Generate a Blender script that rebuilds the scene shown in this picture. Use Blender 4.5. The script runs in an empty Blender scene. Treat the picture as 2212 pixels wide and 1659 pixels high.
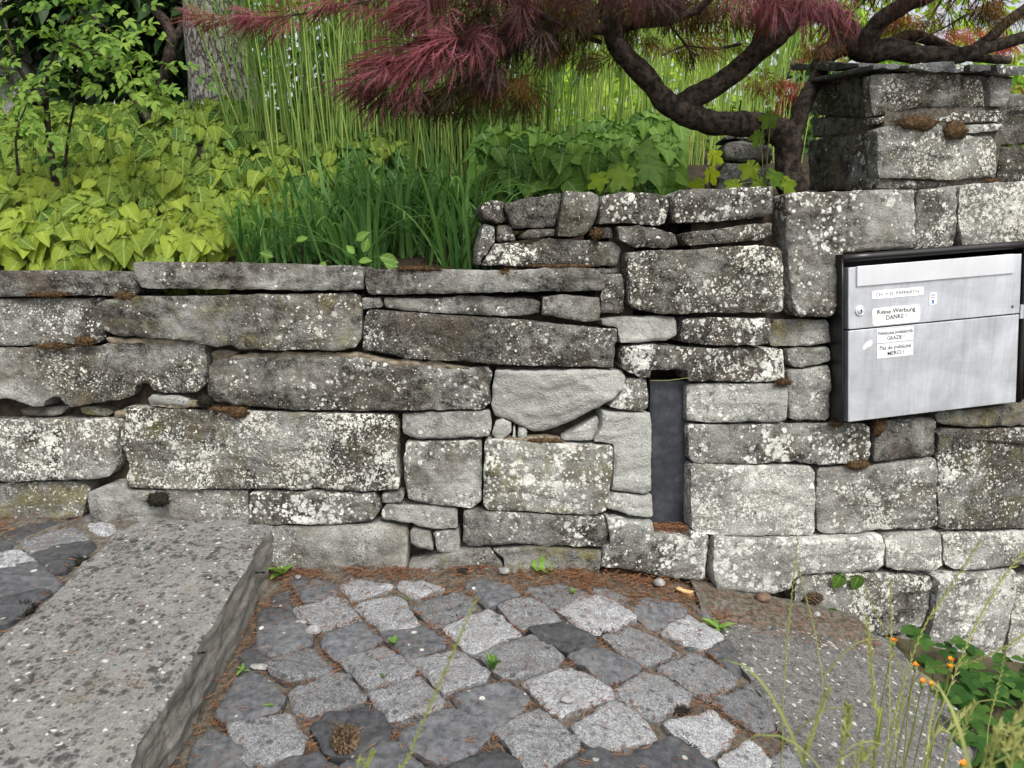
import bpy, bmesh, math, random
import numpy as np
from mathutils import Vector, Matrix, noise, geometry

R = math.radians
scn = bpy.context.scene
col = scn.collection

# ------------------------------------------------------------------ camera, sky, sun, exposure
PITCH, CAM_H, FPX = R(15.5), 0.91, 1597.0
CX, CY = 1106.0, 829.5                       # the photograph measured on a 2212 x 1659 grid
cam_d = bpy.data.cameras.new('camera')
cam = bpy.data.objects.new('camera', cam_d); col.objects.link(cam)
cam.location = (0, 0, CAM_H); cam.rotation_euler = (math.pi / 2 - PITCH, 0, 0)
cam_d.sensor_width = 36; cam_d.lens = FPX / 2212 * 36
cam_d.clip_start = 0.02; cam_d.clip_end = 600
cam_d.dof.use_dof = True; cam_d.dof.focus_distance = 1.72; cam_d.dof.aperture_fstop = 7.5
scn.camera = cam

SUN_EL, SUN_AZ = R(55), R(152)               # azimuth measured from +Y clockwise: behind the camera, to the right
world = bpy.data.worlds.new('World'); scn.world = world; world.use_nodes = True
wn = world.node_tree; wn.nodes.clear()
sky = wn.nodes.new('ShaderNodeTexSky'); sky.sky_type = 'NISHITA'; sky.sun_disc = False
sky.sun_elevation = SUN_EL; sky.sun_rotation = SUN_AZ
sky.air_density = 1.0; sky.dust_density = 4.0; sky.ozone_density = 1.0
hs = wn.nodes.new('ShaderNodeHueSaturation'); hs.inputs['Saturation'].default_value = 0.30
bg = wn.nodes.new('ShaderNodeBackground'); bg.inputs['Strength'].default_value = 0.13
wo = wn.nodes.new('ShaderNodeOutputWorld')
wn.links.new(sky.outputs[0], hs.inputs['Color']); wn.links.new(hs.outputs[0], bg.inputs[0]); wn.links.new(bg.outputs[0], wo.inputs[0])
sd = bpy.data.lights.new('sun', 'SUN'); sd.energy = 1.5; sd.angle = R(22); sd.color = (1.0, 0.965, 0.91)
sun = bpy.data.objects.new('sun', sd); col.objects.link(sun)
sdir = Vector((math.sin(SUN_AZ) * math.cos(SUN_EL), math.cos(SUN_AZ) * math.cos(SUN_EL), math.sin(SUN_EL)))
sun.rotation_euler = sdir.to_track_quat('Z', 'Y').to_euler()
vs = scn.view_settings
vs.view_transform = 'Standard'; vs.look = 'None'; vs.gamma = 1.0; vs.use_curve_mapping = False
vs.exposure = 0.82
scn.cycles.max_bounces = 6; scn.cycles.diffuse_bounces = 3; scn.cycles.glossy_bounces = 2
scn.cycles.transmission_bounces = 3; scn.cycles.transparent_max_bounces = 4
scn.cycles.use_denoising = True

# ------------------------------------------------------------------ measuring helpers
CP, SP = math.cos(PITCH), math.sin(PITCH)
def ray(px, py):
    v = (py - CY) / FPX
    return Vector(((px - CX) / FPX, CP - v * SP, -(SP + v * CP)))
EYE = Vector((0, 0, CAM_H))
def at(px, py, Y):
    d = ray(px, py); return EYE + d * (Y / d.y)
TILE = {'A': (0, 0), 'B': (707.8, 0), 'C': (1415.7, 0), 'D': (0, 530.9), 'E': (707.8, 530.9), 'F': (1415.7, 530.9),
        'G': (0, 1061.8), 'H': (707.8, 1061.8), 'I': (1415.7, 1061.8), 'Z': (0, 0)}
def trace(s):
    """'E:10,20 30,40 F:5,6' -> points on the 2212 x 1659 grid"""
    out, t = [], 'Z'
    for w in s.split():
        if ':' in w:
            t, w = w.split(':')
        a, b = map(float, w.split(','))
        k = 1.0 if t == 'Z' else 0.36
        out.append((TILE[t][0] + a * k, TILE[t][1] + b * k))
    return out
def pt(s): return trace(s)[0]

BATTER = 0.12
class Plane:
    def __init__(s, o, yaw, batter=0.0):
        s.o = Vector(o)
        s.u = Vector((math.cos(yaw), math.sin(yaw), 0))
        back = Vector((-math.sin(yaw), math.cos(yaw), 0))
        s.v = (Vector((0, 0, 1)) + back * batter).normalized()
        s.n = s.u.cross(s.v).normalized()           # towards the viewer
    def hit(s, p):
        d = ray(*p); t = (s.o - EYE).dot(s.n) / d.dot(s.n)
        q = EYE + d * t - s.o
        return (q.dot(s.u), q.dot(s.v))
    def to3(s, u, v, h): return s.o + s.u * u + s.v * v + s.n * h
WALL_L = Plane((0.25, 1.60, 0), 0, BATTER)
WALL_R = Plane((0.25, 1.60, 0), R(9), BATTER)

def path_z(x):
    d = max(0.0, x - 0.15)
    return -0.21 * d - 0.03 * d * d
def on_path(px, py, lift=0.0):
    d = ray(px, py); z = 0
    for _ in range(25):
        t = (z + lift - CAM_H) / d.z
        z = path_z(d.x * t)
    return EYE + d * t
def on_level(px, py, z):
    d = ray(px, py); return EYE + d * ((z - CAM_H) / d.z)
def garden_z(x, y):
    k = min(1.0, max(0.0, (x + .35) / .5)); sl = .38 - .12 * k       # the slope eases towards the right
    if y < 2.9: return 0.655 + sl * (y - 1.75)
    return 0.655 + sl * 1.15 + 0.07 * (y - 2.9)

# ------------------------------------------------------------------ object helpers
def link(o, parent=None):
    col.objects.link(o)
    if parent is not None: o.parent = parent
    return o
def tag(o, label=None, cat=None, group=None, kind=None):
    if label: o['label'] = label
    if cat:
        o['category'] = cat
        if not kind: kind = 'thing'
    if group: o['group'] = group
    if kind: o['kind'] = kind
    return o
def empty(name, loc=(0, 0, 0)):
    o = bpy.data.objects.new(name, None); o.location = loc; o.empty_display_size = 0.05
    return link(o)
def mesh_obj(name, verts, faces, mat, parent=None, smooth=True, origin=None, tint=None, uv=None):
    if origin is None: origin = Vector((0, 0, 0))
    me = bpy.data.meshes.new(name)
    V = np.asarray([tuple(v) for v in verts], dtype=np.float64).reshape(-1, 3) - np.array(origin[:])
    me.from_pydata(V.tolist(), [], faces)
    if mat is not None: me.materials.append(mat)
    if smooth: me.polygons.foreach_set('use_smooth', [True] * len(me.polygons))
    if tint is not None:
        a = me.attributes.new('tint', 'FLOAT', 'POINT'); a.data.foreach_set('value', np.asarray(tint, dtype=np.float32))
    if uv is not None:
        a = me.attributes.new('luv', 'FLOAT_VECTOR', 'POINT')
        a.data.foreach_set('vector', np.asarray(uv, dtype=np.float32).ravel())
    me.update()
    o = bpy.data.objects.new(name, me)
    link(o, parent)
    if parent is not None:
        o.location = Vector(origin) - parent_world(parent)
    else:
        o.location = origin
    return o
def parent_world(p):
    q = Vector((0, 0, 0))
    while p is not None:
        q += p.location; p = p.parent
    return q

class MB:
    """collects geometry of one part"""
    def __init__(s): s.v, s.f, s.t, s.uv = [], [], [], []
    def add(s, verts, faces, tint=0.0, uv=None):
        b = len(s.v); s.v.extend(verts); s.f.extend([tuple(i + b for i in f) for f in faces])
        s.t.extend([tint] * len(verts)); s.uv.extend(uv if uv is not None else [(0, 0, 0)] * len(verts))
    def tube(s, pts, rad, sides=6, tint=0.0, rough=0.0, cap=True, seed=0):
        pts = [Vector(p) for p in pts]; n = len(pts); b = len(s.v)
        prev = None
        for i, p in enumerate(pts):
            d = (pts[min(i + 1, n - 1)] - pts[max(i - 1, 0)]).normalized()
            if prev is None:
                a = d.orthogonal().normalized()
            else:
                a = (prev - d * prev.dot(d)).normalized()
            prev = a; c = d.cross(a)
            r = rad[i] if hasattr(rad, '__len__') else rad
            for k in range(sides):
                w = 2 * math.pi * k / sides
                q = a * math.cos(w) + c * math.sin(w)
                rr = r
                if rough:
                    rr *= 1 + rough * noise.fractal((p + q * r) * (0.35 / max(r, .01)) + Vector((seed, 0, 0)), 1.0, 2.0, 3)
                s.v.append(p + q * rr); s.t.append(tint); s.uv.append((k / sides, i / max(1, n - 1), 0))
        for i in range(n - 1):
            for k in range(sides):
                a0 = b + i * sides + k; a1 = b + i * sides + (k + 1) % sides
                s.f.append((a0, a1, a1 + sides, a0 + sides))
        if cap:
            s.f.append(tuple(b + k for k in reversed(range(sides))))
            s.f.append(tuple(b + (n - 1) * sides + k for k in range(sides)))
    def strip(s, pts, wid, side, tint=0.0, fold=0.0):
        """a leaf blade: centre line, half widths, sideways direction, V fold"""
        n = len(pts); b = len(s.v)
        for i, p in enumerate(pts):
            d = (pts[min(i + 1, n - 1)] - pts[max(i - 1, 0)]).normalized()
            sd_ = (side - d * side.dot(d)).normalized(); up = sd_.cross(d)
            w = wid[i]
            s.v += [p - sd_ * w + up * fold * w, p, p + sd_ * w + up * fold * w]
            s.t += [tint] * 3; s.uv += [(-1, i / (n - 1), 0), (0, i / (n - 1), 0), (1, i / (n - 1), 0)]
        for i in range(n - 1):
            a = b + 3 * i
            s.f += [(a, a + 1, a + 4, a + 3), (a + 1, a + 2, a + 5, a + 4)]
    def box(s, x0, x1, y0, y1, z0, z1, M=None):
        vv = [Vector((x, y, z)) for x in (x0, x1) for y in (y0, y1) for z in (z0, z1)]
        if M is not None: vv = [M @ v for v in vv]
        s.add(vv, [(0, 1, 3, 2), (4, 6, 7, 5), (0, 4, 5, 1), (2, 3, 7, 6), (0, 2, 6, 4), (1, 5, 7, 3)])
    def build(s, name, mat, parent=None, smooth=True, origin=None):
        return mesh_obj(name, s.v, s.f, mat, parent, smooth, origin, s.t, s.uv)

def spline(pts, n):
    """Catmull-Rom through points (and radii when 4 long)"""
    P = [np.array(p, float) for p in pts]
    P = [2 * P[0] - P[1]] + P + [2 * P[-1] - P[-2]]
    out = []
    for i in range(1, len(P) - 2):
        for k in range(n):
            t = k / n; a, b, c, d = P[i - 1:i + 3]
            out.append(0.5 * ((2 * b) + (c - a) * t + (2 * a - 5 * b + 4 * c - d) * t * t + (3 * b - a - 3 * c + d) * t ** 3))
    out.append(P[-2]); return out

# ------------------------------------------------------------------ materials
class Mat:
    def __init__(s, name):
        s.m = bpy.data.materials.new(name); s.m.use_nodes = True
        s.t = s.m.node_tree; s.t.nodes.clear()
        s.out = s.t.nodes.new('ShaderNodeOutputMaterial')
    def set(s, sock, v):
        if isinstance(v, bpy.types.NodeSocket): s.t.links.new(v, sock)
        elif hasattr(v, '__len__') and sock.type == 'RGBA' and len(v) == 3: sock.default_value = (*v, 1)
        else: sock.default_value = v
    def n(s, typ, ins=None, **kw):
        d = s.t.nodes.new('ShaderNode' + typ)
        for k, v in kw.items(): setattr(d, k, v)
        for k, v in (ins or {}).items(): s.set(d.inputs[k], v)
        return d
    def math(s, op, a, b=0.0, c=0.0, clamp=False):
        d = s.n('Math', {0: a, 1: b, 2: c}, operation=op); d.use_clamp = clamp; return d.outputs[0]
    def mix(s, f, a, b, mode='MIX'):
        d = s.n('MixRGB', {0: f, 1: a, 2: b}, blend_type=mode); return d.outputs[0]
    def noise(s, vec, scale, detail=4, rough=.55, dist=0):
        return s.n('TexNoise', {'Vector': vec, 'Scale': scale, 'Detail': detail, 'Roughness': rough, 'Distortion': dist}).outputs[0]
    def voro(s, vec, scale, rnd=1.0):
        d = s.n('TexVoronoi', {'Vector': vec, 'Scale': scale, 'Randomness': rnd}); return d.outputs['Distance'], d.outputs['Color']
    def step(s, x, lo, hi, a=0.0, b=1.0):
        return s.n('MapRange', {0: x, 1: lo, 2: hi, 3: a, 4: b}).outputs[0]
    def vec(s, op, a, b):
        return s.n('VectorMath', {0: a, 1: b}, operation=op).outputs[0]
    def coords(s, k=40.0):
        tc = s.n('TexCoord').outputs['Object']; oi = s.n('ObjectInfo')
        off = s.n('CombineXYZ', {0: s.math('MULTIPLY', oi.outputs['Random'], k), 1: s.math('MULTIPLY', oi.outputs['Random'], k * 1.7), 2: s.math('MULTIPLY', oi.outputs['Random'], -k)}).outputs[0]
        return s.vec('ADD', tc, off), oi
    def bump(s, h, strength=.5, dist=.004, normal=None):
        ins = {'Height': h, 'Strength': strength, 'Distance': dist}
        if normal is not None: ins['Normal'] = normal
        return s.n('Bump', ins).outputs[0]
    def bsdf(s, colr, rough=.85, normal=None, spec=.25, metal=0.0):
        ins = {'Base Color': colr, 'Roughness': rough, 'Specular IOR Level': spec, 'Metallic': metal}
        if normal is not None: ins['Normal'] = normal
        return s.n('BsdfPrincipled', ins).outputs[0]
    def done(s, sh): s.t.links.new(sh, s.out.inputs[0]); return s.m

def stone_material(name, dark=(.019, .017, .014), mid=(.095, .088, .074), pale=(.40, .405, .375), white=(.72, .715, .67), spots=.6, wscale=1.0, strata=0.0):
    """weathered sandstone with crusts of lichen; object colour = (lichen, paleness, yellow)"""
    m = Mat(name); P, oi = m.coords()
    sp = m.n('SeparateColor', {0: oi.outputs['Color']}); L, T, W = sp.outputs[0], sp.outputs[1], sp.outputs[2]
    low = m.noise(P, 5.5, 2); mid_n = m.noise(P, 34, 5, .70, .3); fine = m.noise(P, 230, 2, .7)
    low2 = m.noise(m.vec('ADD', P, (7.3, 1.1, 4.2)), 8, 3, .6)
    wv = m.n('TexNoise', {'Vector': P, 'Scale': 95, 'Detail': 3}).outputs[1]
    wv = m.vec('SUBTRACT', wv, (.5, .5, .5))
    Pd = m.vec('ADD', P, m.n('VectorMath', {0: wv, 3: .011}, operation='SCALE').outputs[0])
    rv = m.math('FRACT', m.math('MULTIPLY', oi.outputs['Random'], 17.31))
    Pd = m.n('VectorMath', {0: Pd, 3: m.math('ADD', .62, m.math('MULTIPLY', rv, .85))}, operation='SCALE').outputs[0]
    white = m.mix(m.math('MULTIPLY', m.math('FRACT', m.math('MULTIPLY', oi.outputs['Random'], 5.77)), .6), white, (.70, .68, .55))
    c = m.mix(m.step(mid_n, .41, .61), dark, mid)
    c = m.mix(m.math('MULTIPLY', m.step(fine, .46, .66), .42), c, m.mix(.5, pale, mid))
    tone = m.math('ADD', m.math('SUBTRACT', m.math('MULTIPLY', T, 1.35), .22), m.math('MULTIPLY', m.math('SUBTRACT', low, .5), 2.2))
    tone = m.step(m.math('ADD', tone, m.math('MULTIPLY', m.math('SUBTRACT', mid_n, .5), 1.1)), .05, .95, 0, 1)
    pv = m.mix(m.step(fine, .32, .68), m.mix(.40, pale, mid), pale)
    c = m.mix(tone, c, pv)
    # dark specks and pits
    vd, vc = m.voro(Pd, 95 * wscale)
    vr = m.n('SeparateColor', {0: vc}).outputs[0]
    dk = m.step(m.math('SUBTRACT', m.math('MULTIPLY', vr, .55), vd), .02, .10, 0, spots)
    dk = m.math('MULTIPLY', dk, m.step(low2, .40, .55))
    dk = m.math('MULTIPLY', dk, m.step(T, .98, .85))
    c = m.mix(dk, c, (dark[0] * .75, dark[1] * .75, dark[2] * .75))
    # yellow-olive film
    yf = m.math('MULTIPLY', m.step(m.math('ADD', m.noise(m.vec('ADD', P, (3, 9, 2)), 14, 4, .7), m.math('MULTIPLY', W, .22)), .62, .76), m.math('MULTIPLY', W, .9), clamp=True)
    c = m.mix(yf, c, (.16, .14, .040))
    bs = m.step(m.noise(m.vec('ADD', P, (6, 2, 9)), 10, 4, .65), .46, .66, 0, .55)
    c = m.mix(m.math('MULTIPLY', bs, m.step(T, 1.0, .55)), c, (.085, .066, .045))
    # grey film and white crusts gathered in drifts
    drift = m.math('ADD', m.math('MULTIPLY', m.math('SUBTRACT', low2, .5), 4.6), m.math('MULTIPLY', m.math('SUBTRACT', L, .5), 1.5))
    rag = m.noise(m.vec('ADD', Pd, (1, 5, 8)), 62 * wscale, 4, .72)
    gf = m.step(m.math('ADD', rag, m.math('MULTIPLY', drift, .05)), .54, .62)
    c = m.mix(m.math('MULTIPLY', gf, .34), c, (.32, .32, .29))
    wm = m.step(m.math('ADD', rag, m.math('MULTIPLY', drift, .125)), .645, .70)
    for sc, k, off, sh in ((36, .26, .02, .42), (80, .32, .05, .30), (165, .34, .03, .27)):
        d, cc = m.voro(m.vec('ADD', Pd, (off * 100, 3, 1)), sc * wscale)
        rr = m.n('SeparateColor', {0: cc}).outputs[1]
        thr = m.math('ADD', m.math('MULTIPLY', drift, k), m.math('SUBTRACT', m.math('MULTIPLY', rr, .70), sh))
        wm = m.math('MAXIMUM', wm, m.step(m.math('SUBTRACT', thr, d), -.03, .10))
    wm = m.math('MULTIPLY', wm, m.step(L, .02, .12))
    wt = m.math('ADD', m.math('MULTIPLY', fine, .8), m.math('MULTIPLY', m.noise(m.vec('ADD', P, (2, 6, 6)), 26, 3), .8))
    wc = m.mix(m.step(wt, .62, .98), (.38, .385, .345), white)
    c = m.mix(wm, c, wc)
    h = m.math('ADD', m.math('MULTIPLY', mid_n, 1.3), m.math('MULTIPLY', fine, .5))
    if strata:
        sv = m.n('Mapping', {0: P, 3: (4, 4, 60)}).outputs[0]
        h = m.math('ADD', h, m.math('MULTIPLY', m.noise(sv, 1.0, 4, .7), strata))
    nb = m.bump(h, .85, .008)
    return m.done(m.bsdf(c, .92, nb, .15))

def simple(name, c1, c2, scale=40, rough=.9, bump=.4, dist=.003, detail=6, spec=.2, metal=0.0, lo=.38, hi=.62):
    m = Mat(name); P, oi = m.coords()
    n = m.noise(P, scale, detail, .65)
    return m.done(m.bsdf(m.mix(m.step(n, lo, hi), c1, c2), rough, m.bump(n, bump, dist), spec, metal))

def granite_material(name, dark_sort):
    m = Mat(name); P, oi = m.coords()
    sp = m.n('SeparateColor', {0: oi.outputs['Color']}); V = sp.outputs[0]
    fine = m.noise(P, 330, 3, .75); mid_n = m.noise(P, 70, 5, .7); low = m.noise(P, 16, 4, .6)
    if dark_sort:
        c = m.mix(m.step(mid_n, .35, .65), (.034, .036, .040), (.096, .098, .103))
        c = m.mix(m.math('MULTIPLY', m.step(fine, .55, .72), .35), c, (.17, .17, .17))
        c = m.mix(m.math('MULTIPLY', m.step(low, .5, .7), .4), c, (.105, .10, .088))
        d, cc = m.voro(P, 38); rr = m.n('SeparateColor', {0: cc}).outputs[0]
        w = m.step(m.math('SUBTRACT', m.math('MULTIPLY', m.math('SUBTRACT', rr, .72), .9), d), -.02, .03)
        c = m.mix(m.math('MULTIPLY', w, .8), c, (.42, .42, .38))
        c = m.mix(1.0, c, m.n('CombineColor', {0: V, 1: V, 2: V}).outputs[0], 'MULTIPLY')
        return m.done(m.bsdf(c, .72, m.bump(m.math('ADD', mid_n, m.math('MULTIPLY', fine, .3)), .6, .004), .3))
    c = m.mix(m.step(fine, .36, .66), (.165, .168, .175), (.42, .425, .435))
    d, cc = m.voro(P, 420); rr = m.n('SeparateColor', {0: cc}).outputs[0]
    c = m.mix(m.step(rr, .80, .84, 0, .6), c, (.06, .06, .065))
    c = m.mix(m.step(rr, .16, .10, 0, .55), c, (.56, .56, .55))
    c = m.mix(m.math('MULTIPLY', m.step(mid_n, .48, .66), .65), c, (.115, .115, .113))
    d2, c2 = m.voro(P, 62); r2 = m.n('SeparateColor', {0: c2}).outputs[1]
    c = m.mix(m.step(m.math('SUBTRACT', m.math('MULTIPLY', m.math('SUBTRACT', r2, .45), .8), d2), -.06, .12, 0, .7), c, (.055, .055, .055))
    c = m.mix(m.math('MULTIPLY', m.step(low, .47, .68), .35), c, (.19, .182, .16))
    c = m.mix(1.0, c, m.n('CombineColor', {0: V, 1: V, 2: V}).outputs[0], 'MULTIPLY')
    h = m.math('ADD', m.math('MULTIPLY', mid_n, .8), m.math('MULTIPLY', fine, .6))
    return m.done(m.bsdf(c, .85, m.bump(h, .7, .004), .25))

def leaf_material(name, c0, c1, cv, trans=.35, veins=False, rough=.5, vscale=1.0):
    """tint 0..1 runs from c0 to c1; cv is the vein colour"""
    m = Mat(name); oi = m.n('ObjectInfo')
    at_ = m.n('Attribute', attribute_name='tint').outputs['Fac']
    oc = m.n('SeparateColor', {0: oi.outputs['Color']}).outputs[0]
    tc = m.n('TexCoord').outputs['Object']
    nz = m.noise(tc, 55, 3)
    # plain objects keep colour (1,1,1); leaf objects carry their tint in the red channel
    t = m.math('ADD', at_, oc); t = m.math('SUBTRACT', t, 1.0)
    t = m.math('ADD', t, m.math('MULTIPLY', m.math('SUBTRACT', nz, .5), .35), clamp=True)
    c = m.mix(t, c0, c1)
    nrm = None
    if veins:
        uv = m.n('Attribute', attribute_name='luv').outputs['Vector']
        s3 = m.n('SeparateXYZ', {0: uv}); u, v = m.math('ABSOLUTE', s3.outputs[0]), s3.outputs[1]
        mid = m.step(u, .035 * vscale, .09 * vscale, 1, 0)
        q = m.math('FRACT', m.math('MULTIPLY', m.math('SUBTRACT', v, m.math('MULTIPLY', u, .42)), 4.2))
        sv = m.step(m.math('ABSOLUTE', m.math('SUBTRACT', q, .5)), .03, .09, .65, 0)
        ve = m.math('MAXIMUM', mid, sv)
        c = m.mix(m.math('MULTIPLY', ve, .7), c, cv)
        nrm = m.bump(m.math('SUBTRACT', 1.0, ve), .35, .002)
    b = m.bsdf(c, rough + .08, nrm, .2)
    tr = m.n('BsdfTranslucent', {'Color': m.mix(1.0, c, (1.5, 1.5, .9), 'MULTIPLY')}).outputs[0]
    return m.done(m.n('MixShader', {0: trans, 1: b, 2: tr}).outputs[0])

MT = {}
MT['stone'] = stone_material('lichened_sandstone')
def slab_material(name, base, base2, dark, spot, white, wk, dk_amt):
    """flat weathered slab: close dark spots and white flecks on an even ground, long bedding lines on its edges"""
    m = Mat(name); P, oi = m.coords()
    wv = m.vec('SUBTRACT', m.n('TexNoise', {'Vector': P, 'Scale': 80, 'Detail': 2}).outputs[1], (.5, .5, .5))
    Pd = m.vec('ADD', P, m.n('VectorMath', {0: wv, 3: .016}, operation='SCALE').outputs[0])
    low = m.noise(P, 7, 4, .6); fine = m.noise(P, 260, 3, .7); mid_n = m.noise(P, 45, 5, .7)
    c = m.mix(m.step(low, .35, .65), base, base2)
    c = m.mix(m.math('MULTIPLY', m.step(mid_n, .42, .66), .55), c, dark)
    c = m.mix(m.math('MULTIPLY', m.step(fine, .44, .64), .34), c, (.42, .415, .39))
    c = m.mix(m.math('MULTIPLY', m.step(m.noise(m.vec('ADD', P, (5, 1, 3)), 110, 4, .75), .50, .66), .45), c, (.34, .335, .31))
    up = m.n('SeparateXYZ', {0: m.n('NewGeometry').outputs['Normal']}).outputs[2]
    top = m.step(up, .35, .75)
    lv = m.noise(m.vec('ADD', P, (4, 2, 7)), 11, 3)
    for sc, kk, sh in ((58, .74, .16), (115, .70, .14)):
        d, cc = m.voro(m.vec('ADD', Pd, (sc, 1, 2)), sc); r_ = m.n('SeparateColor', {0: cc}).outputs[0]
        q = m.step(m.math('SUBTRACT', m.math('SUBTRACT', m.math('MULTIPLY', r_, kk), m.math('SUBTRACT', sh, m.math('MULTIPLY', m.math('SUBTRACT', lv, .5), .6))), d), -.08, .10, 0, spot)
        c = m.mix(m.math('MULTIPLY', q, m.math('MULTIPLY', top, m.step(mid_n, .30, .55, .25, 1.0))), c, dark)
    for sc, thr in ((34, .90), (105, .80)):
        d, cc = m.voro(m.vec('ADD', Pd, (9, sc, 5)), sc); r_ = m.n('SeparateColor', {0: cc}).outputs[1]
        q = m.step(m.math('SUBTRACT', m.math('MULTIPLY', m.math('SUBTRACT', r_, thr), wk), d), -.06, .07)
        c = m.mix(m.math('MULTIPLY', q, .8), c, white)
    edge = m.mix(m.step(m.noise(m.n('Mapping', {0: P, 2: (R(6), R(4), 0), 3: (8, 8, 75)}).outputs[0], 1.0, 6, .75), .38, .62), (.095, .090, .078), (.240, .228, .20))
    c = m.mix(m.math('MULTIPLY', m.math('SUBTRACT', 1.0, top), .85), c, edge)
    c = m.mix(m.math('MULTIPLY', m.step(m.noise(m.vec('ADD', P, (8, 8, 1)), 10, 4, .7), .58, .70), .35), c, (.20, .15, .085))
    h = m.math('ADD', m.math('MULTIPLY', mid_n, .8), m.math('MULTIPLY', fine, .6))
    return m.done(m.bsdf(c, .92, m.bump(h, .8, .006), .15))
MT['slab'] = slab_material('step_slab_stone', (.160, .158, .150), (.215, .212, .200), (.045, .044, .042), .85, (.62, .61, .56), 2.2, .5)
MT['slab_dark'] = slab_material('dark_slab_stone', (.085, .084, .080), (.120, .118, .111), (.040, .040, .038), .5, (.58, .57, .53), 2.6, .5)
MT['slate'] = stone_material('slate_cap_stone', dark=(.04, .042, .045), mid=(.10, .105, .105), pale=(.20, .205, .20), spots=.4)
MT['granite'] = granite_material('granite_sett', False)
MT['basalt'] = granite_material('dark_sett', True)
MT['soil'] = simple('sandy_soil', (.12, .10, .072), (.28, .235, .17), 60, .95, .8, .006)
MT['core'] = simple('wall_backing_soil', (.03, .025, .02), (.08, .062, .045), 30, .95, .9, .01)
MT['bed'] = simple('joint_sand', (.060, .053, .042), (.155, .138, .112), 90, .95, .8, .005)
MT['garden'] = simple('garden_soil', (.02, .016, .011), (.055, .04, .026), 25, .95, .9, .01)
MT['ground'] = simple('verge_soil', (.05, .045, .025), (.10, .085, .05), 12, .95, .9, .01)
MT['moss'] = simple('brown_moss', (.035, .024, .012), (.13, .075, .035), 160, .95, 1.0, .004)
MT['moss_dark'] = simple('black_moss', (.008, .008, .006), (.03, .027, .018), 200, .95, 1.0, .004)
MT['needle'] = leaf_material('pine_needle', (.13, .055, .028), (.36, .19, .10), (.3, .2, .1), .1, rough=.6)
MT['ivy'] = leaf_material('ivy_leaf', (.030, .092, .014), (.25, .32, .034), (.33, .41, .11), .28, True, .55)
MT['ivy_green'] = leaf_material('green_ivy_leaf', (.024, .085, .016), (.17, .31, .045), (.26, .40, .12), .28, True, .5)
MT['ivy_stem'] = simple('ivy_stem', (.06, .07, .025), (.12, .12, .05), 60)
MT['iris'] = leaf_material('strap_leaf', (.055, .155, .040), (.26, .45, .13), (.2, .3, .1), .4, rough=.45)
MT['grass'] = leaf_material('tall_grass', (.095, .22, .045), (.50, .62, .22), (.3, .4, .1), .5, rough=.42)
MT['rose'] = leaf_material('rose_leaf', (.06, .15, .025), (.24, .36, .06), (.25, .4, .1), .4, rough=.45)
MT['rhodo'] = leaf_material('evergreen_leaf', (.012, .035, .010), (.045, .10, .025), (.1, .2, .05), .12, rough=.3)
MT['bright'] = leaf_material('bright_tree_leaf', (.09, .22, .03), (.42, .58, .08), (.2, .3, .1), .5, rough=.5)
MT['sycamore'] = leaf_material('sycamore_leaf', (.030, .095, .014), (.50, .60, .03), (.2, .4, .05), .5, rough=.45)
MT['weed'] = leaf_material('weed_leaf', (.030, .085, .016), (.22, .38, .06), (.25, .4, .12), .35, True, .45)
MT['clover'] = leaf_material('clover_leaf', (.026, .078, .014), (.16, .29, .05), (.25, .4, .12), .3, False, .6)
MT['maple'] = leaf_material('maple_leaf', (.032, .018, .014), (.27, .080, .10), (.2, .05, .05), .38, rough=.5)  # dark maroon to the pink of lit leaves: highlights painted by tint
MT['maple_olive'] = leaf_material('maple_leaf_olive', (.032, .036, .010), (.24, .11, .028), (.2, .1, .05), .45, rough=.5)
MT['maple_red'] = leaf_material('maple_leaf_red', (.16, .024, .024), (.50, .085, .095), (.5, .1, .1), .5, rough=.5)
MT['drygrass'] = leaf_material('seeding_grass', (.17, .24, .055), (.50, .49, .20), (.4, .4, .2), .4, rough=.6)
MT['flower'] = simple('orange_petal', (.70, .16, .01), (.80, .40, .02), 300, .6, .2)
MT['bark'] = simple('maple_bark', (.014, .011, .009), (.085, .066, .052), 60, .9, .8, .006, 7, .15, 0, .40, .66)
MT['cone'] = simple('cone_scale', (.02, .013, .008), (.17, .115, .07), 140, .7, .5)
MT['wood'] = simple('split_wood', (.42, .24, .10), (.66, .45, .22), 60, .7, .5)
MT['pebble'] = simple('pebble', (.16, .155, .15), (.36, .35, .34), 60, .7, .4)
MT['pebble_brown'] = simple('brown_pebble', (.09, .06, .04), (.20, .13, .085), 40, .6, .3)
def bark_material():
    m = Mat('fissured_bark'); tc = m.n('TexCoord').outputs['Object']
    mp = m.n('Mapping', {0: tc, 3: (1, 1, .38)}).outputs[0]
    dv = m.vec('SUBTRACT', m.n('TexNoise', {'Vector': mp, 'Scale': 26, 'Detail': 5}).outputs[1], (.5, .5, .5))
    mp = m.vec('ADD', mp, m.n('VectorMath', {0: dv, 3: .05}, operation='SCALE').outputs[0])
    e = m.n('TexVoronoi', {'Vector': mp, 'Scale': 48}, feature='DISTANCE_TO_EDGE').outputs[0]
    nz = m.noise(tc, 60, 6, .7)
    cc = m.mix(m.step(nz, .35, .65), (.19, .175, .155), (.40, .375, .335))
    cc = m.mix(m.step(e, .09, .0, 0, .8), cc, (.085, .070, .056))
    cc = m.mix(m.math('MULTIPLY', m.step(m.noise(tc, 18, 5, .7), .56, .68), .7), cc, (.36, .36, .32))
    return m.done(m.bsdf(cc, .95, m.bump(m.math('ADD', m.step(e, 0, .15), m.math('MULTIPLY', nz, .6)), 1.0, .015), .1))
MT['trunk'] = bark_material()
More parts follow.
